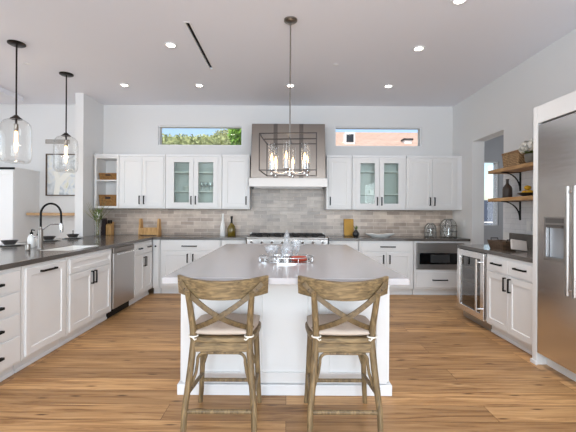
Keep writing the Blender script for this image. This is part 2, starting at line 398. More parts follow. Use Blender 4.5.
        for P, Q in zip(L, L[1:]):
            for k in range(4): F((P[k], P[(k+1) % 4], Q[(k+1) % 4], Q[k]))
        F(L[0][::-1]); F(L[-1]); return s
    def build(s, name, m, parent=None, smooth=None, bevel=0, seg=2):
        bmesh.ops.recalc_face_normals(s.bm, faces=s.bm.faces[:])
        me = bpy.data.meshes.new(name); s.bm.to_mesh(me); s.bm.free(); me.materials.append(m)
        if smooth is not None:
            me.polygons.foreach_set('use_smooth', [True]*len(me.polygons)); me.set_sharp_from_angle(angle=math.radians(smooth))
        o = bpy.data.objects.new(name, me); COL.objects.link(o)
        if parent: o.parent = parent
        if bevel:
            b = o.modifiers.new('edge', 'BEVEL'); b.width = bevel; b.segments = seg; b.limit_method = 'ANGLE'; b.angle_limit = math.radians(40)
        return o

def thing(name, label, cat, loc=(0, 0, 0), rz=0, group=None):
    o = bpy.data.objects.new(name, None); COL.objects.link(o); o.empty_display_size = .1
    o.location = loc; o.rotation_euler = (0, 0, rz); o['label'] = label; o['category'] = cat
    if group: o['group'] = group
    return o
def tag(o, label, cat, group=None, loc=None, rz=None):
    o['label'] = label; o['category'] = cat
    if group: o['group'] = group
    if loc: o.location = loc
    if rz is not None: o.rotation_euler = (0, 0, rz)
    return o
def struct(o): o['kind'] = 'structure'; return o
def dup(root, label, loc=None, rz=None):
    r = root.copy(); COL.objects.link(r); r['label'] = label
    if loc: r.location = loc
    if rz is not None: r.rotation_euler = (0, 0, rz)
    def rec(a, b):
        for ch in list(a.children):
            c = ch.copy(); COL.objects.link(c); c.parent = b; rec(ch, c)
    rec(root, r)
    return r
XY = lambda a, b, c: (a, b, c)
XZ = lambda a, b, c: (a, c, b)
YZ = lambda a, b, c: (c, a, b)

# ------------------------------------------------------------------ the room
H = 3.21; YB = 6.38; XL = -3.26; XR = 2.93
fl = struct(MB().box(-6.1, 5.6, -3.5, 7.2, -.1, 0).build('floor', M['floor']))
slot = (-1.03, -.985, 3.59, 4.755)
struct(MB().cells([-6.1, slot[0], slot[1], 5.6], [-3.5, slot[2], slot[3], 7.2], lambda u, v: not (slot[0] < u < slot[1] and slot[2] < v < slot[3]), H, H+.12, XY).build('ceiling', M['ceil']))
w1 = (-2.29, -.80, 2.495, 2.845); w2 = (.84, 2.38, 2.495, 2.845)
hole = lambda u, v, w: w[0] < u < w[1] and w[2] < v < w[3]
struct(MB().cells([-6.1, w1[0], w1[1], w2[0], w2[1], 3.12], [0, w1[2], w1[3], H], lambda u, v: not (hole(u, v, w1) or hole(u, v, w2)), YB, YB+.2, XZ).build('wall_back', M['wall']))
DY0, DY1, DZ = 4.88, 5.70, 2.46
struct(MB().cells([-3.5, DY0, DY1, YB], [0, DZ, H], lambda u, v: not (DY0 < u < DY1 and v < DZ), XR, 3.12, YZ).build('wall_right', M['wall']))
struct(MB().box(-3.39, XL, 5.75, YB, 0, H).build('wall_stub', M['wall']))
struct(MB().box(-3.10, -2.79, 1.5, 5.749, 0, .873).build('wall_peninsula', M['wall']))
struct(MB().cells([-3.5, .6, 4.6, 7.2], [0, .4, 2.75, H], lambda u, v: not (.6 < u < 4.6 and .4 < v < 2.75), -6.3, -6.1, YZ).build('wall_left', M['wall']))
struct(MB().cells([-6.1, -3.1, 3.1, 5.6], [0, 2.9, H], lambda u, v: not (-3.1 < u < 3.1 and v < 2.9), -3.6, -3.5, XZ).build('wall_rear', M['wall']))
hw = (3.30, 4.12, 1.09, 2.33)
struct(MB().cells([3.12, hw[0], hw[1], 5.6], [0, hw[2], hw[3], H], lambda u, v: not hole(u, v, hw), 7.0, 7.2, XZ).build('wall_hall_back', M['hallwall']))
struct(MB().box(5.5, 5.6, 3.2, 7.0, 0, H).build('wall_hall_right', M['hallwall']))
struct(MB().box(3.12, 5.5, 3.1, 3.2, 0, H).build('wall_hall_front', M['hallwall']))
struct(MB().box(-4.75, -4.37, 1.0, 5.95, 3.13, H-.001).build('beam', M['ceil'], bevel=.004))
struct(MB().cells([XL+.002, -.62, .65, XR-.002], [.917, 1.37, 1.80], lambda u, v: v < 1.37 or -.62 < u < .65, YB-.014, YB-.0005, XZ).build('wall_back_tile', M['tile']))
struct(MB().box(XR-.012, XR-.0005, 3.215, 4.86, 1.075, 1.86).build('wall_right_tile', M['white_tile']))
# baseboards on the visible right wall bits
struct(MB().box(XR-.014, XR-.0005, 5.72, 5.735, 0, .12).build('baseboard_right', M['trim']))

def window(n, w, y0, y1):
    o = struct(MB().frame(w[0]+.001, w[1]-.001, w[2]+.001, w[3]-.001, y0, y1, .016).build('window_%d' % n, M['trim'], bevel=.002))
    p = MB().box(w[0]+.02, w[1]-.02, (y0+y1)/2-.003, (y0+y1)/2+.003, w[2]+.02, w[3]-.02).build('pane', M['pane'], o)
    return o
window(1, w1, YB+.02, YB+.06); window(2, w2, YB+.02, YB+.06); window(3, hw, 7.02, 7.08)
o = struct(MB().cells([-3.1, -1.1, -1.0, 1.0, 1.1, 3.1], [0, .08, 2.8, 2.9], lambda u, v: v < .08 or v > 2.8 or -1.1 < u < -1 or 1 < u < 1.1, -3.58, -3.52, XZ).build('window_4', M['black']))
o = struct(MB().cells([.6, 2.55, 2.65, 4.6], [.4, .48, 2.67, 2.75], lambda u, v: v < .48 or v > 2.67 or 2.55 < u < 2.65, -6.24, -6.18, YZ).build('window_5', M['trim']))

# ------------------------------------------------------------------ cabinets
def pull(mb_parent, x, z, y, length, vert):
    """flat black bar pull standing off a front at plane y (facing -Y)"""
    h = length/2; m = MB(); t = .0085; d = .03
    if vert:
        m.box(x-t, x+t, y-d, y-d+.009, z-h, z+h)
        m.box(x-t, x+t, y-d+.004, y, z-h, z-h+.011); m.box(x-t, x+t, y-d+.004, y, z+h-.011, z+h)
    else:
        m.box(x-h, x+h, y-d, y-d+.009, z-t, z+t)
        m.box(x-h, x-h+.011, y-d+.004, y, z-t, z+t); m.box(x+h-.011, x+h, y-d+.004, y, z-t, z+t)
    return m.build('handle', M['black'], mb_parent)
def knob(parent, x, z, y):
    prof = [(0, 0), (.014, .001), (.015, .008), (.006, .014), (.006, .026), (0, .026)]
    m = MB(); m.lathe(prof, 14)
    for v in m.bm.verts: v.co = Vector((x+v.co.x, y-.026+v.co.z, z+v.co.y))
    return m.build('knob', M['black'], parent, 40)
FT = .016
def front(root, f):
    """f = (kind, x0, x1, z0, z1, handle) ; handle = ('h'|'v', x, z, len) or ('k', x, z)"""
    kind, x0, x1, z0, z1, hd = f
    g = .0025
    if kind == 'slab':
        o = MB().box(x0+g, x1-g, -FT, -.0005, z0+g, z1-g).build('drawer', M['cab'], root, bevel=.003)
    elif kind == 'drawer':
        o = MB().shaker(x0+g, x1-g, z0+g, z1-g, -FT, FT-.0005).build('drawer', M['cab'], root)
    elif kind == 'door':
        o = MB().shaker(x0+g, x1-g, z0+g, z1-g, -FT, FT-.0005).build('door', M['cab'], root)
    elif kind == 'panel':
        o = MB().shaker(x0+g, x1-g, z0+g, z1-g, -FT, FT-.0005).build('panel', M['cab'], root)
    elif kind == 'glass':
        o = MB().frame(x0+g, x1-g, z0+g, z1-g, -FT, -.0005, .075).build('door', M['cab'], root, bevel=.002)
        MB().box(x0+.07, x1-.07, -.010, -.006, z0+.07, z1-.07).build('pane', M['cabglass'], o)
    if hd:
        if hd[0] == 'k': knob(o, hd[1], hd[2], -FT)
        else: pull(o, hd[1], hd[2], -FT, hd[3], hd[0] == 'v')
    return o
def base_cabinet(name, label, loc, rz, w, fronts, d=.60, h=.873, toe=.10, sink=False, body=True, toe_in=.06, group='white base cabinets'):
    r = thing(name, label, 'cabinet', loc, rz, group)
    if sink:
        MB().prism([(0, toe), (d, toe), (d, .64), (.05, .64), (.05, h), (0, h)], 0.001, w-.001, lambda a, b, c: (c, a, b)).build('body', M['cab'], r)
    elif body:
        MB().box(.001, w-.001, 0, d, toe, h).build('body', M['cab'], r, bevel=.002)
    MB().box(.001, w-.001, toe_in, d, 0, toe-.001).build('toe_kick', M['cab'], r)
    MB().box(.001, w-.001, toe_in-.012, toe_in-.0005, 0, .03).build('shoe_molding', M['trim'], r, bevel=.004)
    for f in fronts: front(r, f)
    return r
L90 = PI/2; R90 = -PI/2
XF = -2.15            # left run fronts
GAP = .0015
def left_cab(name, label, y0, y1, fronts, **k): return base_cabinet(name, label, (XF, y0+GAP, 0), L90, y1-y0-2*GAP, fronts, **k)
w = .60
left_cab('drawer_cabinet', 'white four-drawer base cabinet at the near end of the sink peninsula', 2.31, 2.915,
    [('slab', .03, w-.025, .69, .845, ('h', w/2, .765, .16)), ('slab', .03, w-.025, .515, .675, ('h', w/2, .59, .16)),
     ('slab', .03, w-.025, .335, .50, ('h', w/2, .415, .16)), ('slab', .03, w-.025, .12, .32, ('h', w/2, .215, .16))])
left_cab('base_cabinet', 'white two-door base cabinet before the four-drawer unit on the peninsula', 1.55, 2.305,
    [('door', .03, .375, .12, .845, ('v', .34, .74, .14)), ('door', .375, .72, .12, .845, ('v', .41, .74, .14))])
left_cab('pull_out_cabinet', 'white single-panel pull-out cabinet with one long horizontal black handle', 2.92, 3.515,
    [('door', .03, .562, .12, .845, ('h', .296, .80, .20))])
left_cab('sink_cabinet', 'white two-door cabinet under the sink with a blank false front', 3.52, 4.415,
    [('panel', .03, .862, .70, .845, None), ('door', .03, .446, .12, .69, ('v', .415, .60, .14)), ('door', .446, .862, .12, .69, ('v', .477, .60, .14))], sink=True)
left_cab('corner_cabinet', 'white cabinet between steel dishwasher and inner corner with two small drawers', 5.035, 5.755,
    [('slab', .03, .36, .70, .845, ('h', .195, .78, .10)), ('slab', .36, .685, .70, .845, ('h', .525, .78, .10)),
     ('door', .03, .36, .12, .69, ('v', .33, .575, .14)), ('door', .36, .685, .12, .69, ('v', .39, .575, .14))])
# dishwasher
dw = thing('dishwasher', 'stainless steel dishwasher built into the white sink peninsula', 'dishwasher', (XF, 4.418, 0), L90)
MB().box(.004, .608, 0, .56, .11, .87).build('body', M['steel_h'], dw)
MB().box(.004, .608, .05, .56, 0, .108).build('toe_kick', M['black'], dw)
MB().box(.006, .606, -.022, -.0005, .115, .80).build('door', M['steel_h'], dw, bevel=.004)
MB().box(.006, .606, -.022, -.0005, .805, .866).build('control_panel', M['steel_hood'], dw, bevel=.004)
m = MB(); m.cyl((.03, -.06, .79), (.58, -.06, .79), .011)
for x in (.06, .55): m.cyl((x, -.06, .79), (x, -.021, .79), .008)
m.build('handle', M['chrome'], dw, 40)

# back run, left of the range   (origin at front-left, X to the right)
YF = 5.76
def back_cab(name, label, x0, x1, fronts, **k): return base_cabinet(name, label, (x0+GAP, YF, 0), 0, x1-x0-2*GAP, fronts, **k)
back_cab('filler_cabinet', 'narrow white corner filler cabinet with one black knob', -2.145, -2.03, [('slab', .02, .10, .12, .845, ('k', .055, .77))])
w = .97
back_cab('base_cabinet', 'white base cabinet left of the range under the white bottle, one wide drawer', -2.025, -1.055,
    [('slab', .03, w-.03, .70, .845, ('h', .47, .775, .24)), ('door', .03, w/2, .12, .69, ('v', w/2-.045, .58, .14)), ('door', w/2, w-.03, .12, .69, ('v', w/2+.045, .58, .14))])
back_cab('narrow_cabinet', 'narrow white base cabinet touching the left side of the range', -1.05, -.655,
    [('slab', .03, .36, .70, .845, ('h', .19, .775, .14)), ('door', .03, .36, .12, .69, ('v', .07, .58, .14))])
# right of the range
back_cab('narrow_cabinet', 'narrow white base cabinet touching the right side of the range', .67, 1.15,
    [('slab', .03, .45, .70, .845, ('h', .24, .775, .16)), ('door', .03, .45, .12, .69, ('v', .40, .58, .14))])
w = .87
back_cab('base_cabinet', 'white base cabinet beneath the white platter beside the microwave unit', 1.155, 2.03,
    [('slab', .03, w-.03, .70, .845, ('h', w/2+.02, .78, .24)), ('door', .03, w/2, .12, .69, ('v', w/2-.05, .58, .14)), ('door', w/2, w-.03, .12, .69, ('v', w/2+.05, .58, .14))])
mc = base_cabinet('microwave_cabinet', 'white cabinet around the built-in microwave with a wide lower drawer', (2.036, YF, 0), 0, .89,
    [('slab', .03, .80, .13, .385, ('h', .41, .255, .24))], body=False)
MB().cells([.001, .03, .80, .889], [.10, .42, .845, .873], lambda u, v: not (.03 < u < .80 and .42 < v < .845), 0, .60, XZ).build('body', M['cab'], mc, bevel=.002)
mw = thing('built_in_microwave', 'stainless built-in microwave with a black glass front above a drawer', 'microwave', (2.036, YF, 0))
MB().box(.034, .796, .002, .50, .4215, .8425).build('body', M['steel_h'], mw)
MB().box(.034, .796, -.018, .0015, .735, .842).build('control_panel', M['steel_h'], mw, bevel=.003)
d_ = MB().box(.034, .796, -.022, .0015, .422, .73).build('door', M['steel_h'], mw, bevel=.003)
MB().box(.08, .75, -.025, -.0215, .505, .685).build('window', M['blackglass'], d_)
MB().box(.255, .56, -.027, -.0245, .535, .66).build('viewing_screen', M['screen'], d_)

# upper cabinets
UY = 6.03
UZ0, UZ1 = 1.374, 2.283
def upper(name, label, x0, x1, fronts, open_=False, shelves=(), group='white wall cabinets'):
    r = thing(name, label, 'cabinet', (x0+GAP, UY, UZ0), 0, group); w = x1-x0-2*GAP; d = YB-UY-.001; h = UZ1-UZ0
    if open_: MB().open_box(0, w, 0, d, 0, h-.04, .035 if not fronts else .068).build('body', M['cab'], r)
    else: MB().box(0, w, 0, d, 0, h-.04).build('body', M['cab'], r, bevel=.002)
    MB().box(0, w, -.012, d, h-.039, h).build('crown_trim', M['trim'], r, bevel=.004)
    for z in shelves: MB().box(.036, w-.036, .012, d-.04, z-.01, z+.012).build('shelf', M['cab'], r)
    for f in fronts: front(r, f)
    return r
K = 6.03/360
h = UZ1-UZ0-.045
upper('open_shelf_cabinet', 'open white two-shelf wall cabinet holding two wicker baskets', -3.23, -2.82, [], True, (.465,))
def pair(w, kind, hx=.045, hz=.14, e=.03): return [(kind, e, w/2, .025, h-.01, ('v', w/2-hx+.008, hz, .14)), (kind, w/2, w-e, .025, h-.01, ('v', w/2+hx-.008, hz, .14))]
upper('wall_cabinet', 'white two-door wall cabinet between the open shelves and a glass cabinet', -2.815, -2.04, pair(.775, 'door'))
upper('glass_cabinet', 'white glass-door wall cabinet left of the steel hood, glassware inside', -2.035, -1.095, pair(.94, 'glass', e=.065), True, (.29, .61))
upper('wall_cabinet', 'white single-door wall cabinet on the left flank of the hood', -1.09, -.626, [('door', .03, .435, .025, h-.01, ('v', .405, .14, .14))])
upper('wall_cabinet', 'white single-door wall cabinet on the right flank of the hood', .656, 1.085, [('door', .03, .40, .025, h-.01, ('v', .062, .14, .14))])
upper('glass_cabinet', 'white glass-door wall cabinet right of the steel hood with one white box', 1.09, 1.99, pair(.90, 'glass', e=.055), True, (.26, .64))
upper('wall_cabinet', 'white two-door wall cabinet in the corner above the lidded glass jars', 1.995, 2.85, pair(.855, 'door'))
struct(MB().box(2.851, XR-.001, UY+.005, YB-.001, UZ0, UZ1).build('trim_1', M['trim']))

# strip lamps under the wall cabinets
for x0, x1 in ((-2.8, -.65), (.68, 2.83)):
    light('under_cabinet_lamp', 'AREA', ((x0+x1)/2, 6.18, UZ0-.012), (0, 0, 0), 1.5, (1, .95, .89), x1-x0, .03)
# ------------------------------------------------------------------ worktops
ct = MB().cells([-3.45, XL+.002, -2.56, -2.23, -2.13, -.652], [1.5, 3.68, 4.30, 5.735, YB-.016],
    lambda u, v: not ((v > 5.735 and u < XL) or (v < 5.735 and u > -2.13) or (-2.56 < u < -2.23 and 3.68 < v < 4.30)), .874, .915, XY).build('worktop', M['dark_stone'], bevel=.004)
tag(ct, 'dark grey L-shaped stone worktop around the sink and along the back wall', 'countertop')
tag(MB().box(.668, XR-.003, 5.735, YB-.016, .874, .915).build('worktop', M['dark_stone'], bevel=.004), 'dark grey stone worktop under the glass jars, right of the range', 'countertop')
rc = MB().box(2.22, XR-.014, 3.21, 4.70, .874, .915).build('worktop', M['dark_stone'], bevel=.004)
tag(rc, 'dark grey stone worktop on the right wall beneath the oak shelves', 'countertop')
tag(MB().box(XR-.03, XR-.0125, 3.215, 4.70, .916, 1.07).build('splashback', M['dark_stone'], bevel=.003), 'low dark stone upstand against the right wall behind the tray', 'upstand')

# sink + faucet
sk = thing('sink', 'white undermount sink set into the dark peninsula worktop', 'sink', (-2.395, 3.99, 0))
MB().open_box(-.1645, .1645, -.3095, .3095, .665, .911, .012, True).build('basin', M['white_cer'], sk, bevel=.006)
MB().lathe([(0, 0), (.04, 0), (.045, .003), (.03, .006), (0, .005)], 20, (0, 0, .678)).build('drain', M['chrome'], sk, 40)
fx = (-2.64, 3.86)
fa = thing('faucet', 'chrome spring-neck kitchen faucet with a black hose over the sink', 'faucet', (fx[0], fx[1], .9155))
MB().lathe([(0, 0), (.03, 0), (.03, .012), (.024, .02), (.024, .20), (.019, .215), (.012, .22), (.012, .235), (0, .235)], 24).build('body', M['nickel'], fa, 40)
arc = [(0, 0, .23), (0, 0, .34)]
for k in range(0, 15):
    a = PI*k/14; arc.append((.105*(1-math.cos(a)), .012*k/14, .37+.115*math.sin(a)))
arc += [(.212, .012, .30), (.214, .012, .27)]
MB().tube(arc, .0105, 10).build('hose', M['black'], fa, 60)
MB().tube([(.214, .012, .275), (.214, .012, .255), (.216, .012, .20), (.218, .012, .175)], [.013, .018, .019, .014], 14).build('spray_head', M['chrome'], fa, 60)
MB().tube([(0, 0, .185), (.06, .004, .235), (.10, .008, .262), (.205, .012, .268)], .007, 8).build('support_arm', M['chrome'], fa, 60)
MB().tube([(-.02, 0, .12), (-.055, -.01, .125), (-.085, -.02, .155)], [.011, .009, .006], 8).build('lever', M['chrome'], fa, 60)
sd = thing('soap_dispenser', 'short brushed metal soap dispenser on the worktop beside the faucet', 'dispenser', (-2.66, 3.70, .9155))
MB().lathe([(0, 0), (.024, 0), (.025, .004), (.022, .01), (.022, .062), (.012, .066), (0, .066)], 20).build('body', M['nickel'], sd, 40)
def soap(x, y, label, hh):
    r = thing('soap_bottle', label, 'bottle', (x, y, .9155), 0, 'soap bottles by the faucet')
    MB().lathe([(0, 0), (.034, 0), (.037, .006), (.037, hh*.75), (.028, hh*.9), (.013, hh), (0, hh)], 20).build('bottle', M['white_cer'], r, 40)
    MB().lathe([(0, hh+.001), (.016, hh+.001), (.016, hh+.022), (.006, hh+.024), (.006, hh+.045), (0, hh+.045)], 14).build('cap', M['black'], r, 40)
    MB().tube([(0, 0, hh+.046), (0, 0, hh+.05), (.035, 0, hh+.045)], .006, 8).build('pump', M['black'], r, 40)
soap(-2.83, 3.99, 'white soap bottle with black pump behind the faucet, taller one', .145)
soap(-2.86, 4.14, 'white soap bottle with black pump nearer to the sink, shorter one', .12)

# place settings on the dining side
def setting(x, y, where, knobtop=False):
    p = tag(MB().lathe([(0, 0), (.09, 0), (.150, .012), (.152, .016), (.09, .008), (0, .008)], 32, sx=1, sy=1).build('plate', M['white_cer'], None, 40),
        'white plate under a dark bowl, ' + where, 'plate', 'white plates on the peninsula', (x, y, .9155))
    b = thing('bowl', 'dark ceramic bowl on a white plate, ' + where, 'bowl', (x, y, .9245), 0, 'dark bowls on the peninsula')
    MB().lathe([(0, 0), (.05, 0), (.055, .004), (.082, .045), (.085, .05), (.079, .048), (.05, .012), (0, .01)], 28).build('bowl', M['dark_cer'], b, 40)
    MB().box(-.06, .05, -.05, .05, .03, .042).build('napkin', M['dark_cer'], b, bevel=.004)
    if knobtop: MB().lathe([(0, .042), (.012, .042), (.006, .06), (.004, .09), (.009, .10), (0, .108)], 12).build('stem', M['black'], b, 40)
setting(-3.25, 4.22, 'at the frame edge of the peninsula')
setting(-3.26, 4.93, 'behind the faucet')
setting(-3.22, 5.42, 'close to the white wall end', True)

# ------------------------------------------------------------------ range, hood
rg = thing('range', 'wide stainless gas range under the steel hood with black grates', 'stove', (.007, 0, 0))
MB().box(-.645, .645, 5.74, YB-.017, .12, .90).build('body', M['steel_h'], rg, bevel=.004)
MB().box(-.64, .64, 5.80, YB-.017, 0, .118).build('toe_kick', M['black'], rg)
MB().box(-.645, .645, 5.665, YB-.10, .901, .925).build('cooktop', M['steel_h'], rg, bevel=.008, seg=3)
MB().box(-.64, .64, 5.66, 5.739, .80, .90).build('control_panel', M['steel_h'], rg, bevel=.008, seg=3)
MB().box(-.645, .645, YB-.10, YB-.018, .901, .965).build('back_guard', M['steel_h'], rg, bevel=.004)
for i in range(4):
    m = MB(); x0 = -.60+i*.302; x1 = x0+.292
    for k in range(4): m.box(x0+k*(x1-x0-.012)/3, x0+k*(x1-x0-.012)/3+.012, 5.73, 6.22, .945, .965)
    for y in (5.73, 5.90, 6.05, 6.208): m.box(x0, x1, y, y+.012, .943, .963)
    for x in (x0, x1-.012):
        for y in (5.73, 6.208): m.box(x, x+.012, y, y+.012, .925, .945)
    m.build('grate', M['iron'], rg)
for i in range(4):
    for y in (5.86, 6.09):
        MB().lathe([(0, .926), (.05, .926), (.05, .934), (.03, .94), (0, .941)], 16, (-.454+i*.302, y, 0)).build('burner', M['iron'], rg, 40)
for i in range(8):
    x = -.56+i*.16; MB().cyl((x, 5.66, .85), (x, 5.625, .85), .022, .019, 16).build('knob', M['chrome'], rg, 40)
for x0, x1 in ((-.64, .16), (.17, .64)):
    d_ = MB().box(x0, x1, 5.70, 5.739, .16, .78).build('door', M['steel_h'], rg, bevel=.004)
    MB().box(x0+.12, x1-.12, 5.695, 5.6995, .30, .62).build('window', M['blackglass'], d_)
    m = MB(); m.cyl((x0+.04, 5.65, .73), (x1-.04, 5.65, .73), .012)
    for x in (x0+.08, x1-.08): m.cyl((x, 5.65, .73), (x, 5.70, .73), .008)
    m.build('handle', M['chrome'], d_, 40)

HY = 5.86
hd = thing('range_hood', 'large brushed stainless hood with a bright lower lip above the range', 'range hood', (.016, 0, 0))
zt, zm, zb = 2.77, 1.877, 1.739
MB().hexa([(-.615, HY, zm), (.615, HY, zm), (.615, YB-.0155, zm), (-.615, YB-.0155, zm), (-.598, HY+.03, zt), (.598, HY+.03, zt), (.598, YB-.0155, zt), (-.598, YB-.0155, zt)]).build('canopy', M['steel_hood'], hd, bevel=.006)
MB().open_box(-.636, .636, -YB+.0155, -HY+.02, -zm+.001, -zb, .03, True).build('lip', M['lip_steel'], hd).rotation_euler = (PI, 0, 0)
for x in (-.21, .21):  # two dark bands modelled in place of reflections on the canopy
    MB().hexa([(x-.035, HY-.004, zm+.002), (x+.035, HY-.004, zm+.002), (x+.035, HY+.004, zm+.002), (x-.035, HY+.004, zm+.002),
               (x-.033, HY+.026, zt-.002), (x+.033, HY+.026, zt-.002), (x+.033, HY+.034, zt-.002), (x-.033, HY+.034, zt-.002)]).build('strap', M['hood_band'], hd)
MB().box(-.60, .60, HY+.03, YB-.06, zb+.03, zb+.045).build('filter', M['steel_h'], hd)

# ------------------------------------------------------------------ right run
XG = 2.24
wc = thing('wine_cooler', 'undercounter wine cooler with steel-framed glass door at counter end', 'wine cooler', (XG, 4.66, 0), R90)
MB().open_box(.003, .627, .003, .60, .11, .87, .025).build('body', M['black'], wc)
MB().box(.003, .627, .05, .60, 0, .108).build('toe_grille', M['steel_h'], wc)
d_ = MB().frame(.003, .627, .112, .868, -.035, .001, .07).build('door', M['steel_v'], wc, bevel=.003)
MB().box(.07, .56, -.02, -.014, .175, .805).build('pane', M['tintglass'], d_)
m = MB(); m.cyl((.565, -.085, .20), (.565, -.085, .80), .013)
for z in (.235, .765): m.cyl((.565, -.085, z), (.565, -.034, z), .012)
m.build('handle', M['chrome'], d_, 40)
for z in (.30, .47, .64):
    m = MB(); m.box(.03, .60, .03, .045, z-.012, z+.012)
    for k in range(12): m.box(.04+k*.048, .046+k*.048, .04, .55, z-.004, z+.004)
    m.build('rack', M['nickel'], wc)
w = .82
base_cabinet('base_cabinet', 'white base cabinet against the refrigerator, two drawers over two doors', (XG, 4.028, 0), R90, w,
    [('slab', .02, w/2, .70, .845, ('h', w*.27, .785, .17)), ('slab', w/2, w-.02, .70, .845, ('h', w*.74, .785, .17)),
     ('door', .02, w/2, .12, .69, ('v', w/2-.04, .60, .14)), ('door', w/2, w-.02, .12, .69, ('v', w/2+.04, .60, .14))])
# fridge and its surround
FX = 2.19
su = thing('refrigerator_surround', 'white tall side panel and header boxing in the steel refrigerator', 'cabinet', (0, 0, 0))
MB().box(FX, XR-.0135, 3.153, 3.206, 0, 2.26).build('side_panel', M['cab'], su, bevel=.003)
MB().box(FX, XR-.014, 1.92, 3.152, 2.11, 2.26).build('header', M['cab'], su, bevel=.003)
MB().box(FX, XR-.014, 1.865, 1.919, 0, 2.26).build('side_panel', M['cab'], su, bevel=.003)
MB().box(FX-.014, FX-.0005, 3.135, 3.215, 0, .035).build('foot_molding', M['trim'], su, bevel=.004)
fr = thing('refrigerator', 'tall stainless steel side-by-side refrigerator with a dispenser in its door', 'refrigerator', (FX, 0, 0))
MB().box(.055, .72, 1.925, 3.148, .10, 2.10).build('body', M['steel_v'], fr)
MB().box(.09, .72, 1.925, 3.148, 0, .099).build('toe_grille', M['cardwhite'], fr)
dd = MB().cells([2.703, 2.835, 3.045, 3.145], [.11, .955, 1.235, 2.095], lambda u, v: not (2.835 < u < 3.045 and .955 < v < 1.235), 0, .054, YZ).build('door', M['steel_v'], fr, bevel=.005)
MB().box(0, .054, 1.93, 2.697, .11, 2.095).build('door', M['steel_v'], fr, bevel=.005)
for o_, y in ((dd, 2.745), (dd, None)):
    pass
def long_handle(y, parent):
    m = MB(); m.cyl((-.06, y, .70), (-.06, y, 1.53), .014)
    for z in (.74, 1.49): m.cyl((-.06, y, z), (.001, y, z), .010)
    m.build('handle', M['handle_steel'], parent, 40)
long_handle(2.735, dd); long_handle(2.665, [c for c in fr.children if c is not dd and c.name.startswith('door')][0])
dp = MB().cells([2.82, 2.84, 3.04, 3.06], [.935, .96, 1.23, 1.295], lambda u, v: not (2.84 < u < 3.04 and .96 < v < 1.23), -.006, .0005, YZ).build('dispenser', M['steel_h'], dd)
MB().box(.03, .05, 2.84, 3.04, .957, 1.232).build('recess', M['frost'], dp)
MB().box(-.007, .04, 2.85, 3.03, 1.205, 1.228).build('spout_cover', M['dispenser_dark'], dp)
MB().box(-.008, -.006, 2.84, 3.04, 1.245, 1.285).build('control_strip', M['dispenser_dark'], dp)

# ------------------------------------------------------------------ island
ic = thing('island_base', 'white panelled kitchen island base behind the two stools', 'kitchen island')
IX0, IX1, IY0, IY1 = -.755, .735, 2.62, 4.58
MB().box(IX0, IX1, IY0, IY1, 0, .87).build('body', M['cab'], ic, bevel=.002)
n3 = [(IX0+.005, IX0+.50), (IX0+.50, IX1-.50), (IX1-.50, IX1-.005)]
for a, b in n3:
    o = MB().shaker(a+.002, b-.002, .085, .868, IY0-.018, .0175, .075, .0165).build('panel', M['cab'], ic)
for k in range(4):
    y0 = IY0+.01+k*(IY1-IY0-.02)/4; y1 = y0+(IY1-IY0-.02)/4
    for side in (-1, 1):
        m = MB().shaker(y0+.002, y1-.002, .085, .868, -.018, .0175, .07, .010)
        X = IX0 if side < 0 else IX1
        for v in m.bm.verts: v.co = Vector((X+(v.co.y if side < 0 else -v.co.y), v.co.x, v.co.z))
        m.build('panel', M['cab'], ic)
m = MB().cells([IX0-.03, IX0-.0005, IX1+.0005, IX1+.03], [IY0-.03, IY0-.0005, IY1, IY1+.03], lambda u, v: not (IX0 < u < IX1 and v > IY0), 0, .078, XY)
m.build('baseboard', M['trim'], ic, bevel=.006)
tag(MB().box(-.775, .765, 2.235, 4.62, .871, .912).build('worktop', M['island_stone'], bevel=.004), 'pale grey quartz island worktop carrying the silver tray', 'countertop')
IZ = .9125

# silver tray and what stands on it
tr = thing('tray', 'oval mirrored silver tray with a gallery rail on the island', 'tray', (-.005, 2.97, IZ))
MB().lathe([(0, 0), (1, 0), (1.0, .008), (.97, .010), (0, .010)], 48, sx=.225, sy=.15).build('tray_base', M['mirror'], tr, 40)
ring = lambda z, a=.222, b=.147, n=48: [(a*math.cos(2*PI*k/n), b*math.sin(2*PI*k/n), z) for k in range(n)]
MB().tube(ring(.045), .004, 8, True).build('rail', M['chrome'], tr, 60)
for k in range(14):
    a = 2*PI*(k+.5)/14; MB().cyl((.222*math.cos(a), .147*math.sin(a), .008), (.222*math.cos(a), .147*math.sin(a), .045), .003, None, 8).build('post', M['chrome'], tr, 60)
TZ = IZ+.0105
def faceted(prof, seg, name, m, parent): return MB().lathe(prof, seg, close=False).build(name, m, parent)
cb_ = thing('crystal_bowl', 'footed cut-crystal bowl on the silver tray left of the decanter', 'bowl', (-.125, 3.02, TZ))
faceted([(0, 0), (.040, 0), (.036, .01), (.018, .025), (.03, .04), (.056, .075), (.063, .115), (.059, .115), (.050, .075), (.02, .045), (0, .042)], 16, 'bowl', M['crystal'], cb_)
dc = thing('crystal_decanter', 'tall cut-crystal decanter with pointed stopper on the silver tray', 'decanter', (.0, 2.995, TZ))
faceted([(0, 0), (.05, 0), (.058, .02), (.05, .06), (.056, .10), (.03, .135), (.019, .15), (.024, .168), (.018, .168), (.014, .15), (.026, .13), (.05, .10), (.044, .06), (.052, .02), (0, .012)], 14, 'bottle', M['crystal'], dc)
faceted([(0, .16), (.013, .165), (.014, .175), (.024, .195), (.019, .215), (.007, .24), (0, .255)], 10, 'stopper', M['crystal'], dc)
cg = thing('crystal_goblet', 'cut-crystal goblet on the silver tray right of the decanter', 'glass', (.078, 3.05, TZ))
faceted([(0, 0), (.036, 0), (.034, .006), (.008, .016), (.008, .05), (.032, .075), (.042, .115), (.044, .16), (.040, .16), (.036, .115), (.026, .08), (0, .062)], 14, 'glass', M['crystal'], cg)
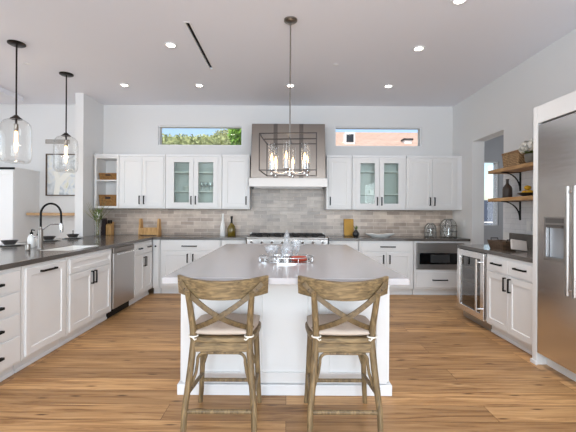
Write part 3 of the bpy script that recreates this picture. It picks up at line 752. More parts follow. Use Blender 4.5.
for x, lab in ((-.075, 'small silver cup at the front of the tray below crystal bowl'), (.0, 'small silver cup at the front of the tray beside red box')):
    c_ = MB().lathe([(0, 0), (.024, 0), (.026, .004), (.030, .05), (.031, .054), (.028, .054), (.024, .008), (0, .006)], 24).build('silver_cup', M['chrome'], None, 40)
    tag(c_, lab, 'cup', 'silver cups on the tray', (x, 2.885, TZ))
rb = thing('red_ornament', 'red lacquer ornament lying along the front of the silver tray', 'ornament', (.10, 2.90, TZ))
MB().tube([(-.068, 0, .024), (-.06, 0, .024), (-.03, 0, .024), (.03, 0, .024), (.055, 0, .024), (.066, 0, .024)], [.006, .021, .0235, .0235, .020, .008], 14).build('body', M['red'], rb, 40)
MB().cyl((.0662, 0, .024), (.082, 0, .024), .011, .009).build('cap', M['black'], rb, 40)

# ------------------------------------------------------------------ bar stools
def make_stool():
    r = thing('bar_stool', 'x', 'stool', (0, 0, 0), 0, 'cross-back stools at the island')
    # local: seat centre at origin, back towards -Y (towards the camera); footprint z = 0
    WD = M['oak_stool']
    def leg(pts, rr): MB().tube(pts, rr, 12).build('leg', WD, r, 50)
    for s in (-1, 1):
        leg([(s*.205, .18, 0), (s*.197, .172, .10), (s*.178, .155, .55)], [.0155, .017, .020])
        # rear leg runs up as the back post, splayed below and raked above
        leg([(s*.205, -.245, 0), (s*.203, -.225, .15), (s*.178, -.185, .40), (s*.166, -.165, .55), (s*.170, -.178, .65), (s*.182, -.215, .80), (s*.187, -.232, .855)],
            [.017, .0185, .020, .021, .020, .0175, .016])
    # seat
    poly = []
    for k in range(40):
        a = 2*PI*k/40; c, s_ = math.cos(a), math.sin(a)
        x = .215*abs(c)**.45*(1 if c > 0 else -1); y = .195*abs(s_)**.45*(1 if s_ > 0 else -1)
        poly.append((x*(1+.06*y/.2), y-.005))
    MB().prism(poly, .545, .578).build('seat', M['oak_rail'], r, 50, bevel=.008, seg=3)
    m = MB()
    m.box(-.16, .16, -.185, -.163, .488, .5445); m.box(-.16, .16, .150, .172, .488, .5445)
    m.box(-.180, -.160, -.185, .172, .488, .5445); m.box(.160, .180, -.185, .172, .488, .5445)
    m.build('apron', M['oak_rail'], r, bevel=.003)
    # bentwood hoops under the seat, rear and front
    for y, dz in ((-.165, 0), (.150, 0)):
        pts = [(-.176, y-.012 if y < 0 else y, .285), (-.152, y, .36), (-.143, y, .42)]
        for k in range(7):
            a = PI-k*PI/12; pts.append((-.098+.045*math.cos(a), y, .432+.045*math.sin(a)))
        pts += [(-x, yy, z) for x, yy, z in pts[::-1]]
        MB().tube(pts, .0095, 8).build('bent_brace', WD, r, 60)
    MB().cyl((-.192, -.222, .155), (.192, -.222, .155), .0125, None, 12).build('stretcher', WD, r, 50)
    MB().cyl((-.186, .168, .16), (.186, .168, .16), .0125, None, 12).build('stretcher', WD, r, 50)
    for s in (-1, 1): MB().cyl((s*.196, -.205, .245), (s*.188, .164, .205), .0125, None, 12).build('stretcher', WD, r, 50)
    # curved top rail, its ends wrapping forward
    def back_y(x, z): return -.258+.145*(x/.27)**2-.16*(z-.88)
    N = 17; pts = []; ups = []; ws = []
    for k in range(N):
        x = -.27+.54*k/(N-1)
        pts.append((x, back_y(x, .875), .880-.012*(1-(x/.27)**2))); ups.append((0, -.16, 1)); ws.append(.112)
    MB().rect_sweep(pts, ups, ws, .022).build('top_rail', M['oak_rail'], r, 40, bevel=.004)
    # crossed straps
    for s in (-1, 1):
        pts = []; ups = []
        for k in range(15):
            t = k/14; x = s*(-.242+.425*t); z = .898-.285*(t**.82)
            y = back_y(x, z)-.032+(.0045 if s > 0 else -.0045)
            if t > .55: y += .050*((t-.55)/.45)**1.5
            pts.append((x, y, z))
        for k in range(15):
            tg = (Vector(pts[min(k+1, 14)])-Vector(pts[max(k-1, 0)])).normalized()
            ups.append(tg.cross(Vector((0, 1, 0))))
        o = MB().rect_sweep(pts, ups, .030, .012).build('back_strap', M['oak_strap'], r, 40, bevel=.002)
        for k in (1,):
            p = pts[k]; MB().lathe([(0, -.004), (.006, -.003), (.006, .0), (0, .001)], 12).build('rivet', M['bronze'], o, 40)
            ch = o.children[0]; ch.location = (p[0], p[1]-.006, p[2]); ch.rotation_euler = (PI/2, 0, 0)
    # cushion
    m = MB(); NN = 18; top = []; 
    g = {}
    for sgn in (1, -1):
        for i in range(NN+1):
            for j in range(NN+1):
                u = -1+2*i/NN; v = -1+2*j/NN
                if sgn < 0 and (i in (0, NN) or j in (0, NN)): g[(sgn, i, j)] = g[(1, i, j)]; continue
                # square to rounded square
                k = max(abs(u), abs(v)); q = math.hypot(u, v)
                sc = 1 if q == 0 else (1-.25)+.25*k/q
                e = (1-abs(u)**5)*(1-abs(v)**5)
                x = .208*u*sc*(1+.06*v); y = .195*v*sc
                z = .602+sgn*.022*max(0, e)**.4+(.005*math.sin(9*u+2*v)*e if sgn > 0 else 0)
                g[(sgn, i, j)] = m.bm.verts.new((x, y, z))
        for i in range(NN):
            for j in range(NN): m.bm.faces.new([g[(sgn, a, b)] for a, b in ((i, j), (i+1, j), (i+1, j+1), (i, j+1))])
    cu = m.build('cushion', M['linen'], r, 180)
    for s in (-1, 1):
        pts = [(s*.166+.026*math.cos(2*PI*k/14), -.172+.026*math.sin(2*PI*k/14), .582) for k in range(14)]
        MB().tube(pts, .005, 6, True).build('tie', M['cord'], cu, 60)
        MB().tube([(s*.166, -.197, .580), (s*.150, -.206, .568), (s*.140, -.205, .574)], .005, 6).build('tie', M['cord'], cu, 60)
    return r
st = make_stool()
st.location = (-.388, 2.322, 0); st['label'] = 'cross-back oak bar stool with linen cushion, leftmost of the two'
dup(st, 'cross-back oak bar stool with linen cushion, rightmost of the two', (.345, 2.322, 0), math.radians(0.0))

# ------------------------------------------------------------------ ceiling fittings
def can(x, y, label, energy=2.5, cone=110):
    r = thing('recessed_light', label, 'ceiling light', (x, y, H), 0, 'recessed ceiling lights')
    MB().lathe([(.046, -.0005), (.072, -.0005), (.070, -.006), (.050, -.008), (.046, -.004)], 28, close=False).build('trim_ring', M['trim'], r, 40)
    MB().lathe([(0, -.003), (.047, -.003), (.047, -.001), (0, -.001)], 24).build('lens', M['lens'], r, 40)
    light('recessed_lamp', 'SPOT', (0, 0, -.03), (0, 0, 0), energy, (1, .97, .94), .05, None, cone, r)
can(-1.33, 4.08, 'lit recessed ceiling light beside the slot vent at its near end', 55, 92)
can(1.50, 4.13, 'lit recessed ceiling light, in the nearer row at the fridge side', 55, 92)
can(-2.44, 5.38, 'lit recessed ceiling light in the far row nearest the pendants')
can(-1.32, 5.38, 'lit recessed ceiling light in the far row by the slot vent end')
can(.04, 5.36, 'lit recessed ceiling light in the far row behind the chandelier rod')
can(1.50, 5.36, 'lit recessed ceiling light in the far row above the right glass cabinet')
can(1.52, 3.19, 'lit recessed ceiling light cut by the top edge of the photo', 55, 92)
for y in (1.95, -.6):  # added out-of-view fill spots without fittings, lighting the near floor
    for x in (-1.3, 1.5): light('recessed_lamp', 'SPOT', (x, y, H-.02), (0, 0, 0), 30, (1, .97, .94), .05, None, 120)
sv = thing('slot_vent', 'long thin black linear air slot in the white ceiling', 'vent', (0, 0, H))
MB().box(slot[0]+.002, slot[1]-.002, slot[2]+.002, slot[3]-.002, .02, .06).build('slot', M['black'], sv)
MB().cells([slot[0]-.012, slot[0]+.004, slot[1]-.004, slot[1]+.012], [slot[2]-.012, slot[2]+.004, slot[3]-.004, slot[3]+.012],
    lambda u, v: not (slot[0]+.004 < u < slot[1]-.004 and slot[2]+.004 < v < slot[3]-.004), -.004, -.0005, XY).build('slot_frame', M['trim'], sv)
for x, y, lab in ((.61, 4.60, 'small round white sprinkler cover in the ceiling by the chandelier rod'), (-3.35, 4.62, 'small round sprinkler cover in the ceiling between the two pendants')):
    o = MB().lathe([(0, -.006), (.032, -.006), (.036, -.003), (.036, -.0005), (0, -.0005)], 24).build('sprinkler_cover', M['trim'], None, 40)
    tag(o, lab, 'sprinkler', 'ceiling sprinklers', (x, y, H))

def pendant(x, y, label):
    r = thing('pendant_light', label, 'pendant light', (x, y, H), 0, 'glass pendants over the peninsula')
    MB().lathe([(0, -.02), (.075, -.02), (.088, -.012), (.088, -.0005), (0, -.0005)], 32).build('ceiling_plate', M['bronze'], r, 40)
    MB().cyl((0, 0, -.82), (0, 0, -.02), .0085, None, 10).build('rod', M['bronze'], r, 40)
    MB().lathe([(0, -.808), (.018, -.812), (.035, -.83), (.058, -.850), (.058, -.858), (.012, -.856), (.010, -.92), (0, -.92)], 24).build('cap', M['bronze'], r, 40)
    MB().lathe([(0, -.91), (.022, -.912), (.022, -.985), (.018, -.99), (0, -.99)], 20).build('socket', M['nickel'], r, 40)
    b = MB().lathe([(0, -.985), (.012, -.99), (.016, -1.01), (.016, -1.20), (.010, -1.225), (0, -1.23)], 18).build('bulb', M['bulb'], r, 60)
    prof = [(.05, -.857), (.085, -.866), (.118, -.886), (.138, -.915), (.147, -.96), (.148, -1.05), (.148, -1.26), (.144, -1.305), (.132, -1.335), (.108, -1.348), (.085, -1.34), (.070, -1.315)]
    MB().lathe(prof, 40, close=False).build('glass_shade', M['glass'], r, 60)
    light('pendant_lamp', 'POINT', (0, 0, -1.1), (0, 0, 0), 5, (1, .72, .45), .03, None, None, r)
pendant(-3.06, 4.06, 'clear glass bottle pendant nearer the camera, at the photo edge')
pendant(-3.05, 4.96, 'clear glass bottle pendant hanging in front of the framed picture')

cx, cy = .024, 3.53
ch = thing('chandelier', 'open square lantern chandelier with candle bulbs above the island', 'chandelier', (cx, cy, H), math.radians(-4.5))
MB().lathe([(0, -.03), (.045, -.03), (.065, -.015), (.065, -.0005), (0, -.0005)], 28).build('ceiling_plate', M['nickel'], ch, 40)
MB().cyl((0, 0, -1.50), (0, 0, -.025), .007, None, 10).build('rod', M['nickel'], ch, 40)
zt_, zb_ = -1.17, -1.505; hs = .26
for z in (zt_, zb_): 
    m = MB().cells([-hs-.0045, -hs+.0045, hs-.0045, hs+.0045], [-hs-.0045, -hs+.0045, hs-.0045, hs+.0045], lambda u, v: not (abs(u) < hs-.0045 and abs(v) < hs-.0045), z-.0045, z+.0045, XY)
    m.build('lantern_frame', M['bronze'], ch)
for sx in (-1, 1):
    for sy in (-1, 1): MB().box(sx*hs-.0045, sx*hs+.0045, sy*hs-.0045, sy*hs+.0045, zb_+.005, zt_-.005).build('upright', M['bronze'], ch)
m = MB(); m.box(-hs, hs, -.005, .005, zt_-.005, zt_+.005); m.box(-.005, .005, -hs, hs, zt_-.005, zt_+.005); m.build('cross_bar', M['bronze'], ch)
MB().lathe([(0, -1.545), (.012, -1.54), (.02, -1.525), (.012, -1.51), (.016, -1.50), (.016, -1.46), (0, -1.46)], 20).build('hub', M['chrome'], ch, 60)
for k in range(6):
    a = math.radians(-96+60*k); ca, sa = math.cos(a), math.sin(a); R = .185
    arm = MB().tube([(.015*ca, .015*sa, -1.49), (.08*ca, .08*sa, -1.515), (.15*ca, .15*sa, -1.51), (R*ca, R*sa, -1.485)], .006, 8).build('arm', M['chrome'], ch, 60)
    c0 = (R*ca, R*sa, 0)
    MB().lathe([(0, -1.535), (.009, -1.532), (.013, -1.522), (.009, -1.512), (.02, -1.495), (.033, -1.482), (.033, -1.477), (0, -1.477)], 18, c0).build('candle_cup', M['chrome'], arm, 60)
    MB().cyl((c0[0], c0[1], -1.4765), (c0[0], c0[1], -1.395), .021, None, 16).build('candle', M['candle'], arm, 40)
    MB().lathe([(0, -1.394), (.010, -1.392), (.014, -1.375), (.011, -1.35), (.004, -1.325), (0, -1.318)], 14, c0).build('bulb', M['flame'], arm, 60)
    MB().lathe([(.028, -1.476), (.029, -1.47), (.029, -1.225), (.028, -1.222)], 20, c0, close=False).build('glass_sleeve', M['glass'], arm, 60)
light('chandelier_lamp', 'POINT', (0, 0, -1.36), (0, 0, 0), 4, (1, .78, .55), .15, None, None, ch)

# ------------------------------------------------------------------ shelves on the right wall
def wall_shelf(z, label):
    r = thing('wall_shelf', label, 'shelf', (XR-.0125, 0, z), 0, 'oak shelves on the right wall')
    MB().box(-.27, -.0005, 3.215, 4.75, 0, .042).build('board', M['oak_shelf'], r, bevel=.003)
    for y in (3.55, 4.50):
        m = MB(); m.box(-.235, -.001, y-.014, y+.014, -.008, -.0005); m.box(-.008, -.0005, y-.014, y+.014, -.235, -.007)
        b = m.build('bracket', M['black'], r)
        pts = []
        for k in range(9):
            a = PI/2*k/8; pts.append((-.215+.21*(1-math.cos(a)), y, -.008-.205*math.sin(a)))
        pts = [(-.215+.208*math.sin(PI/2*k/8), y, -.006-.21*(1-math.cos(PI/2*k/8))) for k in range(9)]
        MB().rect_sweep(pts, [(0, 1, 0)]*9, .022, .007).build('brace', M['black'], b)
    return r
wall_shelf(1.84, 'upper oak wall shelf with the rectangular wicker basket and white flowers')
wall_shelf(1.475, 'lower oak wall shelf with the brown bottle and yellow lemons')
SZ1 = 1.883; SZ2 = 1.518
bk = thing('wicker_basket', 'rectangular brown wicker basket with lid on the upper oak shelf', 'basket', (2.80, 4.38, SZ1))
MB().hexa([(-.085, -.15, 0), (.08, -.15, 0), (.08, .15, 0), (-.085, .15, 0), (-.095, -.165, .165), (.09, -.165, .165), (.09, .165, .165), (-.095, .165, .165)]).build('body', M['wicker2'], bk, bevel=.015, seg=3)
MB().box(-.099, .094, -.17, .17, .166, .192).build('lid', M['wicker2'], bk, bevel=.012, seg=3)
fp = thing('flower_pot', 'grey pot of white hydrangea blooms on the upper oak shelf', 'potted flowers', (2.745, 4.03, SZ1))
MB().lathe([(0, 0), (.05, 0), (.072, .03), (.078, .10), (.07, .11), (.06, .10), (0, .095)], 24).build('pot', M['pot'], fp, 40)
m = MB()
for k in range(7): m.tube([(0, 0, .09), (random.uniform(-.05, .05), random.uniform(-.08, .08), .17)], .003, 5)
m.build('stem', M['stem'], fp)
m = MB()
for c in ((-.05, -.07, .19), (-.04, .08, .18), (.02, 0, .225), (-.06, .01, .20), (.04, .06, .17), (.04, -.07, .17)):
    for k in range(60):
        d = Vector((random.gauss(0, 1), random.gauss(0, 1), random.gauss(0, 1))).normalized(); p = Vector(c)+d*.052
        t = d.orthogonal().normalized()*.016; u = d.cross(t).normalized()*.016
        m.quad([p-t-u, p+t-u+d*.004, p+t+u, p-t+u+d*.006])
m.build('blossoms', M['petal'], fp)
m = MB()
for k in range(22):
    a = random.uniform(0, 2*PI); p = Vector((.03*math.cos(a), .03*math.sin(a), .11)); d = Vector((math.cos(a), math.sin(a), .25)).normalized()*.09; s_ = Vector((-math.sin(a), math.cos(a), 0))*.025
    m.quad([p, p+d*.5+s_, p+d, p+d*.5-s_])
m.build('leaves', M['leaf'], fp)
bb = thing('stoneware_bottle', 'dark brown stoneware bottle with a narrow neck on the lower oak shelf', 'bottle', (2.79, 4.56, SZ2))
MB().lathe([(0, 0), (.052, 0), (.055, .006), (.055, .115), (.048, .14), (.020, .175), (.016, .19), (.016, .225), (.020, .228), (.020, .24), (0, .24)], 28).build('bottle', M['brownbottle'], bb, 40)
def lemon(x, y, z, label, mm='lemon'):
    o = MB().tube([(-.042, 0, 0), (-.037, 0, 0), (-.026, 0, 0), (0, 0, 0), (.026, 0, 0), (.037, 0, 0), (.042, 0, 0)], [.004, .010, .022, .030, .022, .010, .004], 14).build('lemon', M[mm], None, 60)
    tag(o, label, 'lemon', 'lemons on the lower oak shelf', (x, y, z), 0)
bw_ = tag(MB().lathe([(0, 0), (.05, 0), (.055, .004), (.10, .035), (.105, .042), (.10, .04), (.05, .010), (0, .010)], 32).build('fruit_dish', M['dark_cer'], None, 40), 'shallow dark dish of lemons at the refrigerator end of the lower shelf', 'dish', None, (2.76, 4.13, SZ2))
lemon(2.76, 4.175, SZ2+.046, 'yellow lemon lying in the dark dish, deepest in the shelf'); lemon(2.76, 4.09, SZ2+.046, 'yellow lemon lying in the dark dish, nearest the refrigerator')
lemon(2.76, 4.13, SZ2+.101, 'yellow lemon resting on top of the other lemons')

# things on the right counter
ry = 4.34
bt = thing('serving_tray', 'brown slope-sided wooden box tray on the right counter', 'tray', (2.43, 4.06, .9155))
m = MB(); V = m.bm.verts.new
def rng(hx, hy, z): return [V((-hx, -hy, z)), V((hx, -hy, z)), V((hx, hy, z)), V((-hx, hy, z))]
Ls = [rng(.07, .12, 0), rng(.09, .15, .10), rng(.08, .14, .10), rng(.06, .11, .012)]
for P, Q in zip(Ls, Ls[1:]):
    for k in range(4): m.bm.faces.new((P[k], P[(k+1) % 4], Q[(k+1) % 4], Q[k]))
m.bm.faces.new(Ls[0][::-1]); m.bm.faces.new(Ls[-1]); m.build('box', M['darkwood'], bt)
for s in (-1, 1): MB().tube([(-.04, s*.146, .09), (-.04, s*.158, .12), (.04, s*.158, .12), (.04, s*.146, .09)], .006, 8).build('handle', M['black'], bt, 50)
bo = thing('book', 'pale covered book leaning against the brown tray on the right counter', 'book', (2.475, 3.835, .9155), 0)
bo.rotation_euler = (math.radians(-16), math.radians(8), math.radians(4))
MB().box(-.085, .085, -.012, .012, .016, .125).build('cover', M['cover'], bo, bevel=.003)
MB().box(-.08, .0865, -.009, .009, .019, .122).build('pages', M['white_cer'], bo)
bl = tag(MB().lathe([(0, 0), (.03, 0), (.034, .004), (.06, .03), (.063, .036), (.058, .033), (.03, .010), (0, .009)], 24).build('small_bowl', M['dark_cer'], None, 40), 'small dark bowl on the right counter next to refrigerator panel', 'bowl', None, (2.66, 3.75, .9155))

# outlets and switches
def plate(name, label, x, y, z, axis):
    r = thing(name, label, 'switch' if 'switch' in name else 'outlet', (x, y, z), R90 if axis == 'x' else 0)
    MB().box(-.037, .037, -.006, -.0005, -.058, .058).build('cover_plate', M['cardwhite'], r, bevel=.002)
    MB().box(-.016, .016, -.009, -.0062, -.033, .033).build('rocker', M['cardwhite'], r, bevel=.001)
plate('light_switch', 'white light switch on the wall left of the doorway', XR, 5.95, 1.15, 'x')
plate('power_outlet', 'white power outlet on the tiled right wall under the shelves', XR-.012, 4.34, 1.17, 'x')

# ------------------------------------------------------------------ things on the back counters
CZ = .9155
va = thing('flower_vase', 'tall clear glass vase of grassy green stems by the white wall end', 'vase', (-3.08, 5.86, CZ))
MB().lathe([(0, 0), (.05, 0), (.052, .006), (.05, .12), (.062, .26), (.059, .26), (.047, .12), (.047, .012), (0, .012)], 24, close=False).build('glass', M['glass'], va, 60)
m = MB()
for k in range(26):
    a = random.uniform(0, 2*PI); l = random.uniform(.04, .28); hgt = random.uniform(.38, .62)
    m.tube([(.02*math.cos(a+2), .02*math.sin(a+2), .015), (.03*math.cos(a), .03*math.sin(a), .25), (l*.6*math.cos(a), .5*l*math.sin(a), hgt*.8), (l*math.cos(a), .6*l*math.sin(a), hgt)], [.003, .0035, .003, .001], 5)
m.build('stem', M['stem'], va)
m = MB()
for k in range(30):
    a = random.uniform(0, 2*PI); l = random.uniform(.02, .06); z = random.uniform(.24, .40); p = Vector((l*math.cos(a), l*math.sin(a), z))
    d = Vector((math.cos(a), math.sin(a), 1)).normalized()*.09; s_ = Vector((-math.sin(a), math.cos(a), 0))*.014
    m.quad([p, p+d*.5+s_, p+d, p+d*.5-s_])
m.build('leaves', M['leaf'], va)
m = MB()
for k in range(9):
    a = random.uniform(0, 2*PI); l = random.uniform(.01, .05); z = random.uniform(.28, .36)
    m.lathe([(0, -.02), (.016, -.01), (.02, .01), (.012, .03), (0, .034)], 8, (l*math.cos(a), l*math.sin(a), z))
m.build('buds', M['petal'], va, 60)
pm = thing('wine_box', 'tall dark burgundy bottle box on the counter beside the vase', 'box', (-3.135, 6.17, CZ))
MB().box(-.038, .038, -.038, .038, 0, .27).build('box', M['burgundy'], pm, bevel=.004)
MB().box(-.0385, .0385, -.0385, .0385, .271, .283).build('lid', M['burgundy'], pm, bevel=.003)
kb = thing('knife_block', 'light oak knife block with knives next to the burgundy box', 'knife block', (-3.04, 6.18, CZ))
MB().prism([(-.05, 0), (.06, 0), (.06, .225), (-.05, .175)], -.045, .045, lambda a, b, c: (c, a, b)).build('block', M['oak_block'], kb, bevel=.004)
for i in range(3): MB().box(-.035+i*.027, -.020+i*.027, -.01, .012, .192, .255).build('knife_handle', M['black'], kb, bevel=.002)
wr = thing('cookbook_holder', 'light wooden slatted caddy with two uprights on the back counter', 'caddy', (-2.335, 6.14, CZ))
for s in (-1, 1): MB().prism([(-.085, 0), (.085, 0), (.05, .26), (.03, .285), (-.03, .285), (-.05, .26)], s*.155-.014, s*.155+.014, lambda a, b, c: (c, a, b)).build('upright', M['oak_block'], wr, bevel=.003)
MB().box(-.14, .14, -.08, -.066, .012, .13).build('slat', M['oak_block'], wr, bevel=.002)
MB().box(-.14, .14, .066, .08, .012, .13).build('slat', M['oak_block'], wr, bevel=.002)
MB().box(-.14, .14, -.065, .065, .012, .026).build('bottom_board', M['oak_block'], wr)
wb = thing('white_bottle', 'tall slim white ceramic bottle on the counter left of the range', 'bottle', (-1.09, 6.12, CZ))
MB().lathe([(0, 0), (.042, 0), (.045, .006), (.044, .15), (.036, .20), (.018, .265), (.015, .30), (.015, .365), (.019, .368), (.019, .378), (0, .378)], 26).build('bottle', M['white_cer'], wb, 40)
ob = thing('oil_bottle', 'olive oil bottle with a dark neck beside the white bottle', 'bottle', (-.945, 6.15, CZ))
MB().lathe([(0, 0), (.066, 0), (.072, .008), (.072, .12), (.058, .165), (.022, .215), (0, .215)], 24).build('bottle', M['olive'], ob, 40)
MB().lathe([(0, .2155), (.022, .2155), (.017, .235), (.016, .285), (.021, .29), (.021, .335), (0, .335)], 18).build('neck', M['black'], ob, 40)
cbd = thing('cutting_board', 'gold rectangular serving board leaning on the tile right of the range', 'board', (1.085, 6.285, CZ))
cbd.rotation_euler = (math.radians(-11), 0, 0)
MB().box(-.085, .085, -.01, .01, .002, .30).build('board', M['brass'], cbd, bevel=.004)
sp = thing('bud_vase', 'small round black vase with a green sprig before the gold board', 'vase', (1.17, 6.10, CZ))
MB().lathe([(0, 0), (.035, 0), (.055, .03), (.056, .06), (.035, .09), (.022, .10), (.026, .112), (.02, .112), (0, .09)], 24).build('vase', M['dark_cer'], sp, 40)
m = MB()
for k in range(14):
    a = random.uniform(0, 2*PI); p = Vector((0, 0, .105)); d = Vector((math.cos(a)*.6, math.sin(a)*.6, 1)).normalized()*random.uniform(.06, .11); s_ = Vector((-math.sin(a), math.cos(a), 0))*.012
    m.quad([p, p+d*.6+s_, p+d, p+d*.6-s_])
m.build('leaves', M['leaf'], sp)
pl = thing('platter', 'long white oval platter standing on the worktop above drawer', 'platter', (1.565, 6.06, CZ))
MB().lathe([(0, 0), (.55, 0), (.6, .1), (1.0, .9), (1.02, 1.05), (.97, 1.0), (.55, .35), (0, .3)], 40, sx=.245, sy=.12).build('dish', M['white_cer'], pl, 40).scale = (1, 1, .055)
pd = MB(); pd.lathe([(0, .017), (.075, .02), (.12, .05), (.06, .062), (0, .062)], 24, sx=1.1, sy=.6); pd.build('napkin', M['linen'], pl, 40)
def glass_jar(x, y, r0, hh, label):
    r = thing('glass_jar', label, 'jar', (x, y, CZ), 0, 'wire-bound glass jars')
    body = [(0, 0), (r0*.86, 0), (r0, .02), (r0, hh*.62), (r0*.88, hh*.80), (r0*.55, hh*.93), (r0*.5, hh), (r0*.46, hh), (r0*.50, hh*.93), (r0*.82, hh*.80), (r0*.95, hh*.62), (r0*.95, .025), (0, .012)]
    MB().lathe(body, 20, close=False).build('jar', M['smokeglass'], r, 40)
    for k in range(8):
        a = 2*PI*k/8; rr = [(r0*1.03, .005), (r0*1.03, hh*.62), (r0*.92, hh*.80), (r0*.58, hh*.94)]
        MB().tube([(q*math.cos(a), q*math.sin(a), z) for q, z in rr], .0028, 5).build('wire', M['bronze'], r)
    for q, z in ((r0*1.04, .006), (r0*1.04, hh*.33), (r0*1.04, hh*.62), (r0*.6, hh*.95)):
        MB().tube([(q*math.cos(2*PI*k/24), q*math.sin(2*PI*k/24), z) for k in range(24)], .003, 5, True).build('wire_hoop', M['bronze'], r)
glass_jar(2.44, 6.12, .098, .235, 'smaller wire-bound glass jar beside the platter, shorter of the pair')
glass_jar(2.735, 6.10, .135, .315, 'larger wire-bound glass jar in the corner by the white wall')

# baskets in the open cabinet
def basket(z, hh, wd, label):
    r = thing('storage_basket', label, 'basket', (-3.027, 6.20, z), 0, 'wicker baskets in the open shelves')
    m = MB(); V = m.bm.verts.new
    def rg_(hx, hy, zz): return [V((-hx, -hy, zz)), V((hx, -hy, zz)), V((hx, hy, zz)), V((-hx, hy, zz))]
    Ls = [rg_(wd*.46, .11, 0), rg_(wd*.5, .125, hh), rg_(wd*.5-.012, .113, hh), rg_(wd*.46-.012, .098, .012)]
    for P, Q in zip(Ls, Ls[1:]):
        for k in range(4): m.bm.faces.new((P[k], P[(k+1) % 4], Q[(k+1) % 4], Q[k]))
    m.bm.faces.new(Ls[0][::-1]); m.bm.faces.new(Ls[-1]); m.build('body', M['wicker'], r, bevel=.004)
    MB().box(-.045, .045, -.128, -.117, hh*.62, hh*.82).build('handle_slot', M['burgundy'], r, bevel=.006)
basket(UZ0+.0365, .19, .31, 'taller wicker basket on the bottom level of the open wall cabinet')
basket(UZ0+.479, .115, .31, 'shallow wicker basket on the upper level of the open wall cabinet')
# glassware behind the glass doors
def stemglass(x, y, z, label):
    o = MB().lathe([(0, 0), (.03, .001), (.028, .004), (.005, .008), (.005, .06), (.03, .085), (.036, .12), (.031, .15), (.029, .15), (.033, .12), (.027, .088), (0, .066)], 14, close=False).build('wine_glass', M['crystal'], None, 40)
    tag(o, label, 'glass', 'stemware in the left glass cabinet', (x, y, z))
for i in range(4): stemglass(-1.455+i*.072, 6.14, UZ0+.303, 'wine glass in the left glass cabinet, %s along from the hood end' % ('fourth', 'third', 'second', 'first')[i])
for i in range(3):
    o = MB().lathe([(0, 0), (.06, 0), (.10, .02), (.102, .024), (.06, .008), (0, .008)], 24).build('stacked_plate', M['white_cer'], None, 40)
    tag(o, 'white plate in the left glass cabinet, %s of the stack' % ('lowest', 'middle', 'topmost')[i], 'plate', 'plates in the left glass cabinet', (-1.69, 6.18, UZ0+.303+i*.0245))
tag(MB().box(-.06, .06, -.04, .04, 0, .07).build('white_box', M['white_cer'], None, bevel=.006), 'small white box behind the pane of the right glass cabinet', 'box', None, (1.46, 6.14, UZ0+.653-.38))

# ------------------------------------------------------------------ dining nook beyond the peninsula
tc_ = thing('tall_cabinet', 'tall white cabinet with a dark top strip in the dining nook', 'cabinet', (0, 0, 0))
MB().box(-5.5, -4.39, 5.79, YB-.002, 0, 1.985).build('body', M['cab'], tc_, bevel=.003)
MB().box(-5.5, -4.385, 5.80, YB-.002, 1.986, 2.02).build('top', M['cab'], tc_)
MB().box(-5.5, -4.385, 5.772, 5.799, 1.986, 2.02).build('top_strip', M['black'], tc_)
for k in range(2): MB().shaker(-5.49+k*.55, -4.945+k*.55, .06, 1.97, 5.772, .0175, .07).build('door', M['cab'], tc_)
fs = MB().box(-4.36, -3.40, 6.02, YB-.001, 1.245, 1.29).build('floating_shelf', M['oak_shelf_x'], bevel=.003)
tag(fs, 'pale oak floating shelf on the nook wall behind the faucet', 'shelf')
pc = thing('framed_picture', 'framed pale abstract print on the dining nook wall', 'picture', (-3.88, YB-.001, 1.96))
MB().frame(-.38, .38, -.37, .37, -.035, -.001, .018).build('picture_frame', M['darkwood'], pc)
MB().box(-.365, .365, -.015, -.003, -.355, .355).build('print', M['art'], pc)
m = MB()
m.tube([(-.20, -.017, -.355), (-.17, -.017, -.10), (-.22, -.017, .06)], [.05, .045, .03], 8); m.tube([(-.17, -.017, -.16), (-.05, -.017, -.02), (.10, -.017, .09)], [.05, .05, .03], 8)
for v in m.bm.verts: v.co.y = -.0165+(v.co.y+.017)*.03
m.build('painted_branch', M['petal'], pc)
vg = thing('wall_vent', 'beige air grille high on the dining nook wall above picture', 'vent', (-4.07, YB-.001, 2.55))
MB().frame(-.21, .21, -.035, .035, -.012, -.0005, .008).build('grille_frame', M['vent'], vg)
m = MB()
for k in range(4): m.box(-.203, .203, -.009, -.002, -.026+k*.016, -.018+k*.016)
m.build('louver', M['vent'], vg)

# ------------------------------------------------------------------ outside the windows
struct(MB().box(-40, 40, 7.3, 60, -.3, -.1).build('ground_outside', M['grass']))
struct(MB().box(-40, 40, -40, -3.7, -.3, -.1).build('ground_terrace', M['stucco']))
def leaves(n, region, size, name, m, parent=None):
    mb = MB()
    for k in range(n):
        p = Vector(region()); d = Vector((random.gauss(0, 1), random.gauss(0, 1)-.4, random.gauss(0, 1)+.3)).normalized()
        t = d.orthogonal().normalized(); t.rotate(Matrix.Rotation(random.uniform(0, 6.28), 3, d)); u = d.cross(t); s_ = size*random.uniform(.6, 1.3)
        mb.quad([p-t*s_, p+u*s_*.55, p+t*s_, p-u*s_*.55])
    return mb.build(name, m, parent)
hg = thing('hedge', 'clipped green hedge outside the left high window', 'hedge', (-3.4, 12, 0))
MB().box(-3.2, 2.2, -.4, .4, 0, 3.74).build('core', M['hedge'], hg)
leaves(5200, lambda: (random.uniform(-3.2, 2.3), random.uniform(-.55, -.3), random.uniform(2.6, 3.80)), .055, 'leaves', M['hedge'], hg)
sh = thing('pale_shrub', 'pale sunlit shrub rising over the hedge outside the left window', 'shrub', (-2.2, 13.2, 0))
MB().tube([(0, 0, -.1), (.05, 0, 2), (.3, 0, 3.6)], [.09, .07, .04], 8).build('trunk', M['bark'], sh)
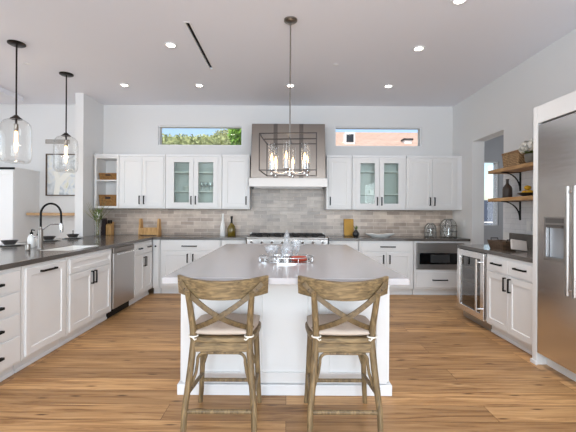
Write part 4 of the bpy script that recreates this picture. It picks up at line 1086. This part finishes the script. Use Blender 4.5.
def blob(c, r): 
    d = Vector((random.gauss(0, 1), random.gauss(0, 1), random.gauss(0, 1))).normalized()*random.uniform(.5, 1)
    return (c[0]+d.x*r[0], c[1]+d.y*r[1], c[2]+d.z*r[2])
leaves(2600, lambda: blob((.15, 0, 3.9), (.85, .5, .5)), .05, 'foliage', M['shrub'], sh)
te = thing('tree', 'bright green tree at the hood end of the left high window', 'tree', (-1.45, 10.6, 0))
MB().tube([(0, 0, -.1), (.04, 0, 2), (-.02, 0, 3.3)], [.09, .07, .04], 8).build('trunk', M['bark'], te)
leaves(900, lambda: blob((0, 0, 3.62), (.30, .3, .42)), .06, 'foliage', M['tree'], te)
nh = thing('neighbor_house', 'neighbouring house with terracotta tile roof outside the right high window', 'house', (3.5, 9, 0))
MB().box(-3.0, 1.3, .2, 8, -.1, 2.86).build('wall', M['stucco'], nh)
MB().hexa([(-3.2, -.15, 2.80), (1.35, -.15, 2.80), (1.35, 4.05, 4.13), (-3.2, 4.05, 4.13), (-3.2, -.15, 2.92), (1.35, -.15, 2.92), (1.35, 4.05, 4.24), (-3.2, 4.05, 4.24)]).build('roof', M['roof'], nh)
MB().hexa([(-3.2, 4.06, 4.13), (1.35, 4.06, 4.13), (1.35, 8.2, 2.8), (-3.2, 8.2, 2.8), (-3.2, 4.06, 4.24), (1.35, 4.06, 4.24), (1.35, 8.2, 2.92), (-3.2, 8.2, 2.92)]).build('roof', M['roof'], nh)
sc_ = MB().box(-1.97, -1.70, .58, .95, 2.95, 3.47).build('chimney', M['stucco'], nh)
MB().box(-1.93, -1.74, .57, .60, 3.20, 3.41).build('opening', M['blackglass'], sc_)
vv = MB().box(-.33, -.13, .75, .95, 3.02, 3.30).build('roof_vent', M['stucco'], nh)
MB().box(-.36, -.10, .72, .98, 3.301, 3.34).build('vent_cap', M['iron'], vv)
gh = thing('gable_house', 'white gabled house behind the hedge outside the left window', 'house', (-1.2, 18, 0))
MB().prism([(-2.0, -.1), (2.4, -.1), (2.4, 4.2), (.6, 5.9), (-1.75, 5.0), (-2.0, 4.9)], 0, 4, XZ).build('wall', M['stucco'], gh)
hr = thing('slate_roof_house', 'grey slate roof beyond the hallway window', 'house', (7, 14, 0))
MB().box(-3, 4, .1, 4, -.1, 1.0).build('wall', M['stucco'], hr)
MB().hexa([(-3.2, -.2, .75), (4.2, -.2, .75), (4.2, 3, 1.85), (-3.2, 3, 1.85), (-3.2, -.2, .85), (4.2, -.2, .85), (4.2, 3, 1.95), (-3.2, 3, 1.95)]).build('roof', M['hallroof'], hr)
